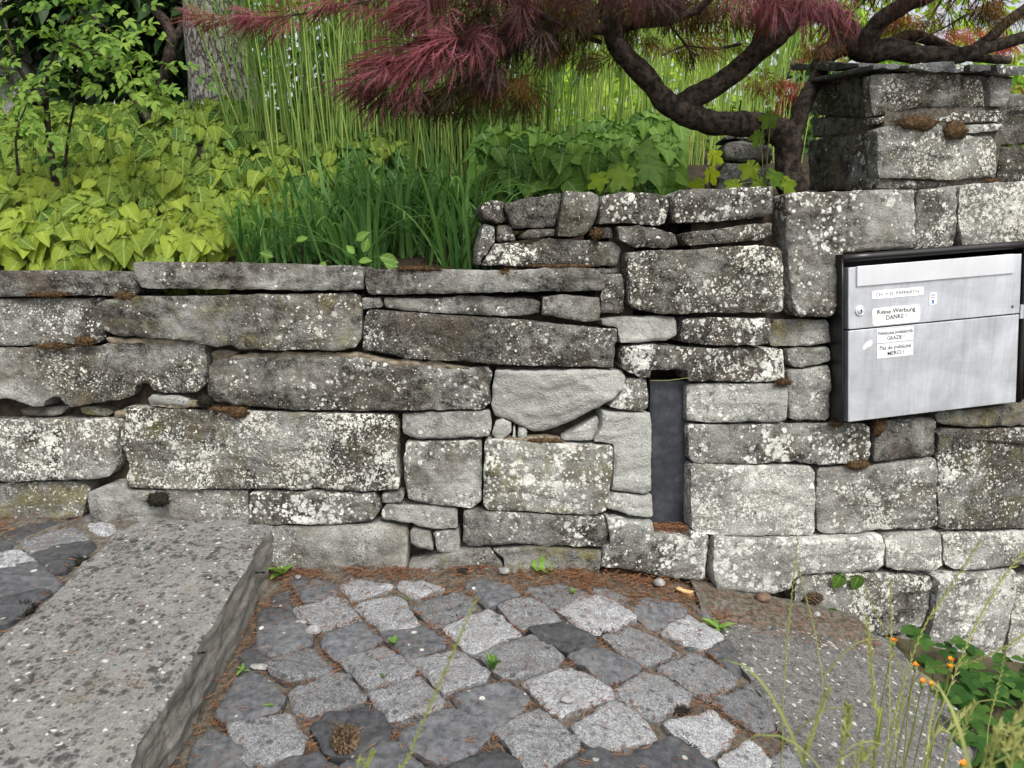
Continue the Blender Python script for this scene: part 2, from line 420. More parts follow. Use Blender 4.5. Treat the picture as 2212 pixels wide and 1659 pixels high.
def metal_material(name, c, rough, metal, streak=.12):
    m = Mat(name); tc = m.n('TexCoord').outputs['Object']
    mp = m.n('Mapping', {0: tc, 3: (2.0, 2.0, 160)}).outputs[0]          # brushed along the width
    n1 = m.noise(mp, 4, 3); n2 = m.noise(tc, 9, 5, .65)
    mp2 = m.n('Mapping', {0: tc, 3: (60, 2, 3)}).outputs[0]; n3 = m.noise(mp2, 2, 4)
    k = m.math('ADD', m.math('ADD', m.step(n1, .3, .7, -streak * .25, streak * .25), m.step(n2, .35, .65, -streak, streak)), m.step(n3, .45, .75, 0, -streak * .8))
    cc = m.mix(1.0, c, m.n('CombineColor', {0: m.math('ADD', 1.0, k), 1: m.math('ADD', 1.0, k), 2: m.math('ADD', 1.0, k)}).outputs[0], 'MULTIPLY')
    rg = m.math('ADD', rough, m.step(n2, .3, .7, -.06, .08))
    return m.done(m.bsdf(cc, rg, m.bump(n1, .05, .001), .5, metal))
MT['alu'] = metal_material('weathered_aluminium', (.54, .56, .59), .45, .6, .16)
MT['alu_flap'] = metal_material('brushed_aluminium_flap', (.68, .69, .71), .42, .55, .05)
MT['casing'] = metal_material('black_casing', (.010, .0095, .0095), .35, 0.0, .2)
MT['paper'] = simple('white_label', (.76, .76, .76), (.80, .80, .80), 40, .5, .02)
MT['ink'] = simple('black_ink', (.012, .012, .012), (.02, .02, .02), 40, .6, .0)
MT['greyink'] = simple('grey_ink', (.06, .06, .06), (.09, .09, .09), 40, .6, .0)
MT['blueink'] = simple('blue_ink', (.03, .16, .38), (.04, .2, .45), 40, .6, .0)
MT['residue'] = simple('glue_residue', (.62, .63, .65), (.70, .71, .72), 40, .7, .1)
def slate_panel():
    m = Mat('slate_panel'); P, oi = m.coords()
    n1 = m.noise(P, 11, 7, .7); n2 = m.noise(P, 60, 5, .7)
    c = m.mix(m.step(n2, .35, .7), (.016, .018, .023), (.034, .038, .046))
    c = m.mix(m.math('MULTIPLY', m.step(n1, .50, .70), .5), c, (.10, .105, .115))
    return m.done(m.bsdf(c, .55, m.bump(n2, .3, .002), .35))
MT['panel'] = slate_panel()

# ------------------------------------------------------------------ stones
def pip_dist(P, V):
    """inside flag and distance to the outline for points P (n,2) and polygon V (m,2)"""
    A = V; B = np.roll(V, -1, 0)
    inside = np.zeros(len(P), bool); dmin = np.full(len(P), 1e9)
    for a, b in zip(A, B):
        c = ((a[1] > P[:, 1]) != (b[1] > P[:, 1]))
        if abs(b[1] - a[1]) > 1e-12:
            inside ^= c & (P[:, 0] < (b[0] - a[0]) * (P[:, 1] - a[1]) / (b[1] - a[1]) + a[0])
        e = b - a; L = max(1e-12, e.dot(e))
        t = np.clip(((P - a) @ e) / L, 0, 1)
        dmin = np.minimum(dmin, np.hypot(*(P - a - t[:, None] * e).T))
    return inside, dmin

_seed = [0]
def rock(name, poly, frame, depth, mat, parent, colour=(.4, .4, .2), proud=0.0, rnd=.010, amp=.004, s=.0065, jitter=.0018, tilt=.02, side_rough=.0015, inset=.0008, cleft=0.0, rings=3, facet=0.0, soft=.004):
    """one stone: outline poly in frame (u, v), rough rounded face, sides running back by depth"""
    _seed[0] += 1; rg = random.Random(_seed[0] * 7 + 3); so = Vector((_seed[0] * 3.7, _seed[0] * 1.3, 0))
    V = np.array(poly, float)
    ar = 0.5 * np.sum(V[:, 0] * np.roll(V[:, 1], -1) - np.roll(V[:, 0], -1) * V[:, 1])
    if ar < 0: V = V[::-1].copy()
    # soften the corners once, then resample the outline
    Q = []
    m = len(V)
    for i in range(m):
        a, b, c = V[i - 1], V[i], V[(i + 1) % m]
        la, lc = np.hypot(*(a - b)), np.hypot(*(c - b)); k = min(.3, soft / max(la, 1e-6)); k2 = min(.3, soft / max(lc, 1e-6))
        Q += [b + (a - b) * k, b * .5 + (b + (a - b) * k) * .25 + (b + (c - b) * k2) * .25, b + (c - b) * k2]
    V = np.array(Q); out = []
    for i in range(len(V)):
        a, b = V[i], V[(i + 1) % len(V)]; L = np.hypot(*(b - a)); n = max(1, int(round(L / s)))
        for k in range(n): out.append(a + (b - a) * k / n)
    V = np.array(out)
    T = np.roll(V, -1, 0) - np.roll(V, 1, 0); T /= np.maximum(1e-9, np.hypot(T[:, 0], T[:, 1]))[:, None]
    N2 = np.stack([T[:, 1], -T[:, 0]], 1)                           # outward
    jn = np.array([noise.fractal(Vector((p[0] * 38, p[1] * 38, 0)) + so, 1.0, 2.0, 3) + 1.2 * noise.noise(Vector((p[0] * 11, p[1] * 11, 3)) + so) for p in V])
    V = V + N2 * (jn * jitter - inset)[:, None]
    lo, hi = V.min(0), V.max(0)
    gx, gy = np.meshgrid(np.arange(lo[0], hi[0], s), np.arange(lo[1], hi[1], s * .87))
    gx = gx + (np.arange(gx.shape[0]) % 2)[:, None] * s * .5
    G = np.stack([gx.ravel(), gy.ravel()], 1)
    G = G + np.array([[rg.uniform(-.18, .18) * s, rg.uniform(-.18, .18) * s] for _ in range(len(G))])
    ins, d = pip_dist(G, V)
    G = G[ins & (d > s * .6)]
    n = len(V)
    allv = [Vector((p[0], p[1])) for p in V] + [Vector((p[0], p[1])) for p in G]
    r = geometry.delaunay_2d_cdt(allv, [], [list(range(n))], 1, 1e-7)
    P2 = np.array([(p.x, p.y) for p in r[0]]); faces = [tuple(f) for f in r[2]]
    _, dist = pip_dist(P2, V)
    c0 = V.mean(0)
    tx, ty = rg.uniform(-tilt, tilt), rg.uniform(-tilt, tilt)
    span = max(.05, min(hi - lo))
    planes = [(rg.uniform(-1, 1) * facet / span * 1.6, rg.uniform(-1, 1) * facet / span * 2.2, rg.uniform(0, facet), rg.uniform(lo[0], hi[0]), rg.uniform(lo[1], hi[1])) for _ in range(rg.randint(4, 7))]
    ph = rg.uniform(0, 9)
    def height(p, dd):
        q = Vector((p[0], p[1], 0)) + so
        h = proud + tx * (p[0] - c0[0]) + ty * (p[1] - c0[1])
        h += amp * (noise.fractal(q * 9, 1.0, 2.0, 4) * 1.1 + .45 * noise.fractal(q * 42, 1.0, 2.0, 3))
        if facet:
            w1 = .006 * noise.noise(q * 30); w2 = .006 * noise.noise(q * 30 + Vector((5, 5, 5)))
            f_ = min(a_ * (p[0] + w1 - x_) + b_ * (p[1] + w2 - y_) + c_ for a_, b_, c_, x_, y_ in planes); h += max(-2.2 * facet, f_)
            st_ = noise.noise(Vector((p[0] * 4.5 + ph, p[1] * 26 + .8 * noise.noise(q * 7), ph)))           # bedding steps
            h += .0016 * (1 if st_ > .12 else max(-1, (st_ - .02) * 20 - 1 if st_ > .02 else -1))
        if cleft:
            q2 = Vector((p[0] * 5, p[1] * 13, 0)) + so
            h += cleft * (abs(noise.noise(q2)) + .5 * abs(noise.noise(q2 * 2.3)))
        rr = rnd * max(.30, 1 + 1.6 * noise.noise(q * 17) + .9 * noise.noise(q * 55))
        if dd < rr: h -= rr - math.sqrt(max(0, rr * rr - (rr - dd) ** 2))
        return h
    H = [height(p, dd) for p, dd in zip(P2, dist)]
    verts = [frame(p[0], p[1], h) for p, h in zip(P2, H)]
    # boundary of the triangulation = the first n outline points (in order)
    vm = {}
    for new, olds in enumerate(r[3]):
        for o_ in olds: vm[o_] = new
    ring = [vm[i] for i in range(n)]
    back = proud - depth
    for k in range(1, rings + 1):
        f = k / rings; new = []
        for i in range(n):
            p = P2[ring[i] if k == 1 else vm[i]]
            h0 = H[vm[i]]; h = h0 + (back - h0) * f
            w = side_rough * (noise.fractal(Vector((V[i][0] * 13, V[i][1] * 13, h * 75)) + so, 1.0, 2.0, 4) + .5 * noise.noise(Vector((V[i][0] * 5, V[i][1] * 5, h * 28)) + so)) * (1 if k < rings else 0)
            w -= jn[i] * jitter * min(1.0, 2.5 * f)
            p = P2[vm[i]] + N2[i] * w
            new.append(len(verts)); verts.append(frame(p[0], p[1], h))
        for i in range(n):
            j = (i + 1) % n
            if ring[i] != ring[j]: faces.append((ring[i], new[i], new[j], ring[j]))
        ring = new
    rim = set((min(vm[i], vm[(i + 1) % n]), max(vm[i], vm[(i + 1) % n])) for i in range(n))
    faces.append(tuple(reversed(ring)))
    org = frame(c0[0], c0[1], proud - depth * .3)
    o = mesh_obj(name, verts, faces, mat, parent, True, org)
    me = o.data; at_ = me.attributes.new('sharp_edge', 'BOOLEAN', 'EDGE')
    at_.data.foreach_set('value', [tuple(sorted(e.vertices)) in rim for e in me.edges])
    o.color = (*colour, 1)
    return o

def wall_stone(spec, plane, colour, parent, name='stone', mat='stone', depth=.13, **kw):
    poly = [plane.hit(p) for p in trace(spec)]
    kw['rnd'] = kw.get('rnd', .010) * .30; kw.setdefault('s', .0052); kw.setdefault('facet', .007 if mat == 'stone' else 0.0)
    kw.setdefault('jitter', .0024)
    return rock(name, poly, plane.to3, depth, MT[mat], parent, colour, **kw)

# ================================================================== SETTING
# far ground reaching the horizon (street side and below everything)
g = MB(); N = 40
g.add([Vector((x, y, -.42)) for x in (-250, 250) for y in (-250, 250)], [(0, 2, 3, 1)])
tag(g.build('ground', MT['ground'], smooth=False), kind='structure')
# garden slope behind the wall
g = MB(); xs = np.concatenate([np.linspace(-40, -3, 8), np.linspace(-2.5, 2.5, 60), np.linspace(3, 40, 8)]); ys = np.concatenate([np.linspace(1.78, 4.2, 50), np.array([5, 6, 8, 11, 15, 22, 35, 60, 120])])
vv = [Vector((x, y, garden_z(x, y) - (.4 if x > .5 and y < 2.05 else 0) + .018 * noise.fractal(Vector((x * 4, y * 4, 0)), 1, 2, 3))) for y in ys for x in xs]
nx = len(xs)
g.add(vv, [(j * nx + i, j * nx + i + 1, (j + 1) * nx + i + 1, (j + 1) * nx + i) for j in range(len(ys) - 1) for i in range(nx - 1)])
tag(g.build('garden_terrain', MT['garden']), kind='structure')

# ------------------------------------------------------------------ the dry stone wall
wall = empty('dry_stone_wall', (0, 1.62, 0))
tag(wall, 'long dry stone garden wall of grey blocks crusted with white lichen', 'wall')
b = MB()                                                             # packed earth behind the face stones
def core_strip(plane, u0, u1, z0, z1, front, thick):
    n, k = 40, 14
    vs_ = []
    for j in range(k + 1):
        for i in range(n + 1):
            u = u0 + (u1 - u0) * i / n; v = z0 + (z1 - z0) * j / k
            h = front + .010 * noise.fractal(Vector((u * 14, v * 14, front * 90)), 1, 2, 3)
            vs_.append(plane.to3(u, v, h))
    b.add(vs_, [(j * (n + 1) + i, j * (n + 1) + i + 1, (j + 1) * (n + 1) + i + 1, (j + 1) * (n + 1) + i) for j in range(k) for i in range(n)])
    e = [plane.to3(u, v, h) for u in (u0, u1) for v in (z0, z1) for h in (front - .012, front - thick)]
    b.add(e, [(0, 1, 3, 2), (4, 6, 7, 5), (2, 3, 7, 6), (1, 5, 7, 3)])
core_strip(WALL_L, -3.2, .02, -.3, .655, -.060, .16)
core_strip(WALL_R, 0, .060, -.35, .80, -.060, .16)
core_strip(WALL_R, .060, .20, -.35, .86, -.150, .08)
core_strip(WALL_R, .20, .55, -.35, .86, -.060, .16)
core_strip(WALL_R, .55, 1.5, -.35, .31, -.060, .16)
core_strip(WALL_R, 1.2, 2.4, -.45, .88, -.070, .16)
core_strip(WALL_R, .55, 1.5, .80, .88, -.060, .16)
b.build('backfill', MT['core'], wall)

L_, R_ = WALL_L, WALL_R
STONES = [
 # low garden wall, left
 ('D:-700,146 -60,148 400,146 795,156 818,200 822,285 780,298 400,300 0,310 -700,310', L_, (.22,.42,.05), dict(proud=.012, depth=.17)),
 ('D:805,95 1100,95 1500,100 1790,105 1830,118 2170,122 2185,160 2180,265 1800,268 1300,262 1000,258 845,250 815,190 800,120', L_, (.26,.45,.25), dict(proud=.022, depth=.19)),
 ('D:-700,318 300,314 600,312 614,340 606,560 560,595 300,600 -700,605', L_, (.58,.36,.10), dict(proud=.0)),
 ('D:615,345 640,318 820,302 1000,299 1500,291 2110,282 2155,300 2170,380 2175,560 2130,610 2060,628 1430,622 1390,600 1300,604 1230,592 1160,568 860,558 700,542 617,510', L_, (.52,.36,.55), dict(proud=.012)),
 ('D:-700,622 180,610 560,603 630,585 1180,574 1212,600 1224,700 1219,840 1165,885 1010,888 930,880 905,865 880,838 845,832 805,850 785,905 700,930 430,968 385,945 350,912 310,908 275,930 265,970 200,965 100,935 40,920 -100,925 -700,935', L_, (.36,.34,.35), dict(proud=.006)),
 ('D:860,930 890,900 1060,905 1115,930 1110,965 1000,975 870,965', L_, (.12,.85,.1), dict(proud=-.006, depth=.08)),
 ('D:75,1000 130,980 360,978 320,1030 250,1040 90,1035', L_, (.1,.5,.3), dict(proud=-.030, depth=.06)),
 ('D:430,985 520,975 600,990 635,1020 590,1042 500,1035 440,1020', L_, (.15,.45,.9), dict(proud=-.026, depth=.06)),
 ('D:1236,860 1242,725 1290,687 1480,668 1900,660 2050,667 2200,670 E:380,717 450,722 630,717 700,740 960,730 990,760 975,850 980,950 930,985 800,990 300,993 0,988 D:1700,988 1400,960 1290,942 1240,912', L_, (.40,.26,.25), dict(proud=.004)),
 ('D:-700,1048 380,1044 690,1052 706,1090 694,1150 690,1330 648,1385 560,1406 300,1411 -700,1418', L_, (.66,.34,.35), dict(proud=.008)),
 ('D:733,968 780,974 1000,984 1500,998 1966,1003 E:270,1010 400,1017 428,1060 424,1140 414,1290 428,1400 424,1468 300,1473 30,1474 D:1900,1456 1820,1467 1400,1468 760,1460 752,1400 757,1300 724,1200 716,1130 738,1040', L_, (.80,.34,.45), dict(proud=.014, cleft=.003, facet=.010)),
 ('D:-700,1432 450,1427 513,1462 508,1490 470,1640 300,1660 -700,1660', L_, (.28,.50,.75), dict(proud=.0)),
 ('D:525,1490 620,1442 740,1427 752,1474 1470,1478 1474,1690 1300,1720 900,1720 560,1700', L_, (.52,.42,.30), dict(proud=-.004)),
 ('D:1492,1488 1800,1478 1870,1463 1990,1488 2250,1486 E:300,1522 323,1580 H:298,145 280,163 200,184 0,193 -266,192 -476,200', L_, (.78,.30,.20), dict(proud=.010)),
 ('H:-476,212 -266,205 0,202 300,192 400,207 473,232 483,280 478,470 470,620 100,640 -476,640', L_, (.22,.62,.35), dict(proud=.022, cleft=.006)),
 ('E:222,152 240,141 700,139 1040,142 1060,150 1100,137 1500,130 1600,132 1625,165 1660,182 1660,250 1640,265 1500,271 900,286 400,293 250,294 232,270 224,210', L_, (.24,.44,.10), dict(proud=.020, depth=.19)),
 ('E:198,312 310,307 328,360 318,373 240,383 205,388', L_, (.2,.6,.1), dict(proud=-.004, depth=.07)),
 ('E:332,312 600,317 900,302 1100,307 1240,318 1280,340 1275,408 1150,426 900,418 700,408 500,393 342,373', L_, (.38,.48,.10), dict(proud=.0)),
 ('E:1286,302 1400,290 1630,312 1638,360 1634,453 1560,460 1400,438 1284,414', L_, (.18,.48,.05), dict(proud=.012, rnd=.014)),
 ('E:232,405 256,383 600,407 1000,434 1400,468 1640,492 1738,492 1742,578 1725,600 1720,733 1500,728 1000,708 700,688 470,683 400,658 212,623 217,500', L_, (.30,.06,.05), dict(proud=.016)),
 ('E:1000,762 1010,744 1500,744 1680,747 1770,752 1798,800 1778,860 1750,898 1620,978 1450,1068 1300,1128 1240,1133 1150,1088 1000,1028 978,960 987,850', L_, (.10,.98,.02), dict(proud=.014, rnd=.016, cleft=.004, amp=.004, facet=.018)),
 ('E:437,1012 700,1002 965,993 980,1020 984,1110 965,1148 800,1158 580,1166 500,1158 442,1138 434,1090', L_, (.26,.66,.15), dict(proud=-.004, rnd=.013)),
 ('E:1005,1060 1050,1042 1105,1070 1100,1120 1060,1160 1010,1168 985,1130', L_, (.3,.95,.0), dict(proud=-.004, rnd=.016, depth=.06)),
 ('E:1112,1095 1128,1090 1134,1160 1107,1160', L_, (.1,.95,.0), dict(proud=-.016, rnd=.007, depth=.05)),
 ('E:1140,1100 1180,1098 1203,1120 1195,1155 1160,1166 1138,1150', L_, (.3,.9,.0), dict(proud=-.006, rnd=.014, depth=.06)),
 ('E:1400,1160 1480,1110 1590,1045 1625,1030 1645,1070 1630,1120 1590,1175 1500,1178 1410,1172', L_, (.28,.95,.05), dict(proud=-.004, rnd=.010, depth=.07)),
 ('E:467,1178 920,1175 924,1250 924,1530 890,1563 850,1573 600,1553 482,1518 458,1400 458,1250', L_, (.62,.62,.35), dict(proud=.006, cleft=.003, facet=.012)),
 ('E:942,1177 962,1164 1200,1168 1400,1182 1700,1202 1713,1220 1708,1350 1688,1480 1668,1578 1600,1602 1300,1592 960,1577 937,1540 934,1300', L_, (.86,.55,.60), dict(proud=.014)),
 ('E:322,1492 450,1487 454,1510 440,1548 322,1553 310,1520', L_, (.4,.5,.1), dict(proud=-.004, depth=.07)),
 ('H:332,105 350,82 600,87 778,112 780,223 700,230 540,213 500,193 327,168 324,140', L_, (.40,.74,.15), dict(proud=.006)),
 ('H:492,240 510,224 618,237 636,350 628,360 560,353 492,318 487,270', L_, (.38,.6,.3), dict(proud=.004, rnd=.013)),
 ('H:630,252 700,237 790,242 798,300 788,368 740,378 652,360 640,300', L_, (.62,.5,.1), dict(proud=.004, rnd=.013)),
 ('H:807,120 830,103 930,108 1200,123 1500,133 1655,133 1680,200 1676,290 1638,333 1500,330 1450,323 1290,328 1240,313 1100,310 1010,316 980,323 840,323 814,290', L_, (.46,.34,.10), dict(proud=.020, rnd=.016)),
 ('H:490,420 600,400 700,368 805,342 820,334 980,336 1046,420 1066,480 1060,640 900,640 490,640', L_, (.20,.58,.55), dict(proud=.018)),
 ('H:992,338 1240,322 1500,342 1640,348 1630,440 1600,560 1400,640 1080,640 1054,400', L_, (.22,.52,.65), dict(proud=.024)),
 # taller wall, right
 ('E:1668,172 1783,162 1798,250 1808,400 1760,413 1652,403 1648,300 1666,260', R_, (.52,.25,.10), dict(proud=-.008)),
 ('F:-168,38 0,28 200,22 600,-6 718,4 748,34 762,300 752,388 718,403 500,405 300,403 0,407 -98,388 -150,350 -157,200', R_, (.70,.20,.30), dict(proud=.014)),
 ('E:1645,442 1750,428 2000,423 2098,427 2112,470 2103,545 2040,573 1900,580 1750,583 1745,490 1652,482', R_, (.14,.62,.25), dict(proud=.0, rnd=.014)),
 ('E:1762,640 1772,603 1950,593 F:0,592 250,613 500,611 720,617 783,627 793,700 788,812 600,817 400,815 200,812 193,748 0,748 E:1944,752 1938,798 1900,803 1764,740 1758,680', R_, (.78,.12,.05), dict(proud=.008)),
 ('E:1802,803 1928,803 1933,900 1928,988 1860,997 1700,977 1692,962 1772,882', R_, (.66,.42,.10), dict(proud=.0)),
 ('E:1652,992 1900,1007 1938,1003 1948,1100 1948,1478 1900,1502 1704,1473 1722,1300 1718,1195 1604,1182 1642,1100', R_, (.10,.98,.10), dict(proud=-.002, rnd=.012, amp=.004, facet=.003)),
 ('E:1697,1483 1900,1508 1948,1493 1948,1618 1900,1627 1682,1588 1674,1560', R_, (.14,.90,.05), dict(proud=.006, cleft=.003, facet=.012)),
 ('H:1667,145 1890,168 1940,165 1950,240 2162,262 2166,218 I:205,228 303,243 308,290 290,525 268,533 0,498 H:1900,478 1750,448 1625,438 1640,345 1686,290', R_, (.72,.48,.10), dict(proud=.020, depth=.15)),
 ('F:152,540 167,442 200,431 688,432 696,470 674,588 600,597 300,592 162,583', R_, (.72,.22,.15), dict(proud=.004)),
 ('F:712,500 740,452 760,445 1040,443 1063,480 1066,588 900,602 722,607 708,570', R_, (.28,.34,.65), dict(proud=-.004)),
 ('F:802,622 1040,603 1056,612 1063,680 1050,702 900,732 850,732 822,700', R_, (.18,.66,.10), dict(proud=-.004, cleft=.003)),
 ('F:808,762 830,743 900,743 1050,715 1060,760 1063,1030 1040,1052 850,1055 815,1038 808,900', R_, (.32,.48,.15), dict(proud=.004)),
 ('F:205,852 215,838 600,831 780,828 797,860 797,1048 760,1065 500,1067 300,1069 202,1058', R_, (.52,.74,.10), dict(proud=.002, amp=.005)),
 ('F:212,1092 225,1081 800,1075 1080,1063 1250,1063 1288,1090 1306,1200 1297,1288 1250,1307 1000,1322 850,1300 700,1308 400,1317 240,1307 211,1280', R_, (.60,.34,.25), dict(proud=.010)),
 ('F:1314,1082 1360,1053 1600,1026 1670,1034 1682,1060 1682,1258 1600,1272 1350,1296 1308,1296 1314,1200', R_, (.28,.38,.15), dict(proud=.004)),
 ('F:1692,1020 1720,997 1900,977 2100,957 2700,950 2700,1055 2000,1087 1850,1087 1740,1078 1697,1063', R_, (.30,.28,.60), dict(proud=.016)),
 ('F:1702,1122 1740,1098 2000,1098 2700,1070 I:2700,205 2000,228 1740,232 1712,222 F:1704,1400', R_, (.50,.24,.50), dict(proud=.006)),
 ('F:206,1332 230,1316 850,1322 940,1328 962,1360 I:962,50 959,238 920,265 600,262 250,248 207,220', R_, (.84,.78,.30), dict(proud=.012, amp=.006)),
 ('F:984,1352 1000,1338 1250,1323 1400,1303 1680,1274 1692,1300 1692,1500 I:1697,198 1680,218 1400,237 1150,259 1030,262 988,240 980,100', R_, (.62,.46,.15), dict(proud=.008)),
 ('I:332,272 345,252 600,266 1000,273 1350,258 1362,300 1362,438 1330,467 1150,487 1000,482 850,497 805,525 790,575 700,597 560,602 450,587 352,558 333,500', R_, (.88,.74,.15), dict(proud=.022, rnd=.016)),
 ('I:1372,282 1400,265 1600,243 1690,238 1708,290 1710,438 1660,467 1500,472 1378,447 1371,400', R_, (.82,.80,.10), dict(proud=.012)),
 ('I:1732,262 1760,248 2000,243 2700,200 2700,420 2100,437 1850,467 1770,462 1732,430', R_, (.78,.62,.30), dict(proud=.012)),
 ('I:832,532 860,508 1000,493 1300,483 1500,493 1640,503 1648,560 1638,680 1600,798 1500,838 1330,862 1150,880 1000,860 832,800 824,640', R_, (.72,.40,.15), dict(proud=.014, depth=.13)),
 ('I:1653,503 1700,478 1900,478 2120,453 2133,480 2128,600 2108,750 2080,950 2070,1090 1900,1110 1700,1100 1634,1010 1615,850 1645,700', R_, (.92,.74,.15), dict(proud=.026, depth=.13)),
 ('I:2142,522 2300,500 2700,490 2700,1100 2090,1090 2113,850 2132,700', R_, (.85,.74,.15), dict(proud=.010)),
 ('I:1332,882 1590,853 1608,900 1603,1010 1610,1130 1400,1130 1340,950', R_, (.58,.64,.15), dict(proud=.006)),
 ('I:240,582 330,562 450,602 700,617 710,690 700,760 400,760 250,680', R_, (.50,.64,.20), dict(proud=.010)),
 # upper course with its end turned back behind the low wall
 ('C:137,1162 170,1133 500,1123 733,1108 738,1280 690,1297 400,1327 152,1337 133,1280', R_, (.52,.12,.10), dict(proud=-.010, depth=.17)),
 ('C:182,1402 250,1383 500,1353 728,1333 736,1408 650,1437 222,1477 192,1450', R_, (.52,.16,.15), dict(proud=-.004, depth=.15)),
 ('B:1645,1262 1672,1163 1800,1143 2000,1153 2078,1172 2092,1240 2068,1337 2000,1347 1830,1332 1645,1342', R_, (.64,.16,.10), dict(proud=-.022, depth=.16)),
 ('B:1404,1350 1433,1182 1443,1134 1600,1143 1657,1162 1637,1290 1620,1350 1560,1417 1394,1417', R_, (.44,.22,.10), dict(proud=-.030, depth=.15)),
 ('B:1092,1203 1200,1178 1436,1136 1418,1290 1388,1357 1133,1362 1083,1240', R_, (.24,.14,.10), dict(proud=-.044, depth=.15)),
 ('B:950,1202 1000,1183 1088,1193 1078,1240 1106,1308 1050,1333 960,1300 930,1250', R_, (.12,.16,.05), dict(proud=-.060, depth=.13, rnd=.015)),
 ('B:1187,1392 1230,1368 1388,1367 1380,1408 1300,1417 1200,1432 1177,1420', R_, (.2,.26,.05), dict(proud=-.036, depth=.12)),
 ('B:1035,1440 1042,1342 1120,1333 1150,1370 1160,1437 1060,1447', R_, (.44,.3,.1), dict(proud=-.056, depth=.12)),
 ('B:1752,1353 1900,1348 2000,1363 2118,1402 2132,1468 2050,1487 1870,1482 1762,1438', R_, (.30,.14,.1), dict(proud=-.020, depth=.15, rnd=.016)),
 ('B:940,1590 1022,1453 1200,1448 1350,1428 1600,1433 1760,1453 1796,1500 1770,1590 1650,1595 1300,1592 1080,1592', R_, (.44,.22,.15), dict(proud=-.034, depth=.15)),
 ('B:915,1585 922,1460 962,1322 1030,1342 1028,1440 945,1560 935,1588', R_, (.40,.34,.1), dict(proud=-.060, depth=.13)),
 ('B:1627,1353 1738,1363 1738,1423 1642,1428', R_, (.2,.26,.05), dict(proud=-.034, depth=.12)),
 ('B:1620,1608 1780,1604 1800,1640 1800,1659 1640,1659', R_, (.2,.2,.05), dict(proud=-.05, depth=.08)),
 # big blocks under the pillar, framing the letterbox
 ('C:775,1168 815,1153 1548,1133 1557,1160 1547,1400 1537,1487 1450,1502 1120,1517 1108,1560 F:1098,100 1083,300 1057,400 1020,427 850,422 818,380 795,200', R_, (.54,.36,.25), dict(proud=.014, rnd=.018)),
 ('C:1563,1172 1582,1133 1798,1113 1812,1140 1802,1440 1778,1487 1562,1497 1554,1400', R_, (.52,.26,.20), dict(proud=.006)),
 ('C:1818,1122 1840,1103 2300,1085 2700,1075 2700,1450 2000,1472 1832,1477 1814,1400', R_, (.92,.50,.15), dict(proud=.012)),
]
for spec, pl, colour, kw in STONES:
    wall_stone(spec, pl, colour, wall, **kw)
# the same courses carried on beyond both edges of the picture
rg = random.Random(44)
def courses(plane, u0, u1, rows):
    for v0, v1 in rows:
        u = u0
        while u < u1 - .06:
            w = min(rg.uniform(.18, .48), u1 - u); j = lambda: rg.uniform(-.006, .006)
            rock('stone', [(u + .004 + j(), v0 + .004 + j()), (u + w * .5, v0 + .004 + j()), (u + w - .004 + j(), v0 + .004 + j()), (u + w - .004 + j(), v1 - .004 + j()), (u + w * .5, v1 - .004 + j()), (u + .004 + j(), v1 - .004 + j())],
                 plane.to3, .13, MT['stone'], wall, (rg.uniform(.3, .8), rg.uniform(.15, .6), rg.uniform(.05, .5)), proud=rg.uniform(-.004, .016), rnd=.004, s=.011, facet=.007)
            u += w
courses(WALL_L, -3.2, -1.66, [(-.06, .10), (.10, .25), (.25, .40), (.40, .53), (.53, .65), (.65, .715)])
courses(WALL_R, 1.19, 2.4, [(-.45, -.28), (-.28, -.12), (-.12, .04), (.04, .22), (.22, .36), (.36, .55), (.55, .72), (.72, .90)])
# sandy soil lying on the ledges
for spec, pr in (('D:612,552 860,560 1165,572 1180,590 900,592 640,592', -.012), ('D:1300,690 1480,650 1900,640 2100,645 2212,650 E:300,700 0,700 D:1900,690', -.012),
                 ('E:0,655 200,650 430,690 640,695 860,735 760,742 640,740 440,735 200,715 0,690', -.006), ('E:1060,1160 1300,1150 1440,1175 1420,1195 1200,1190 1060,1185', -.004),
                 ('D:1225,640 1330,625 1400,650 1240,715', -.035), ('D:640,1010 735,985 738,1050 640,1050', -.03), ('D:880,965 1200,930 1240,970 1000,990', -.012)):
    wall_stone(spec, L_, (0, 0, 0), wall, name='soil_ledge', mat='soil', depth=.05, proud=pr, rnd=.012, amp=.004, jitter=.004)

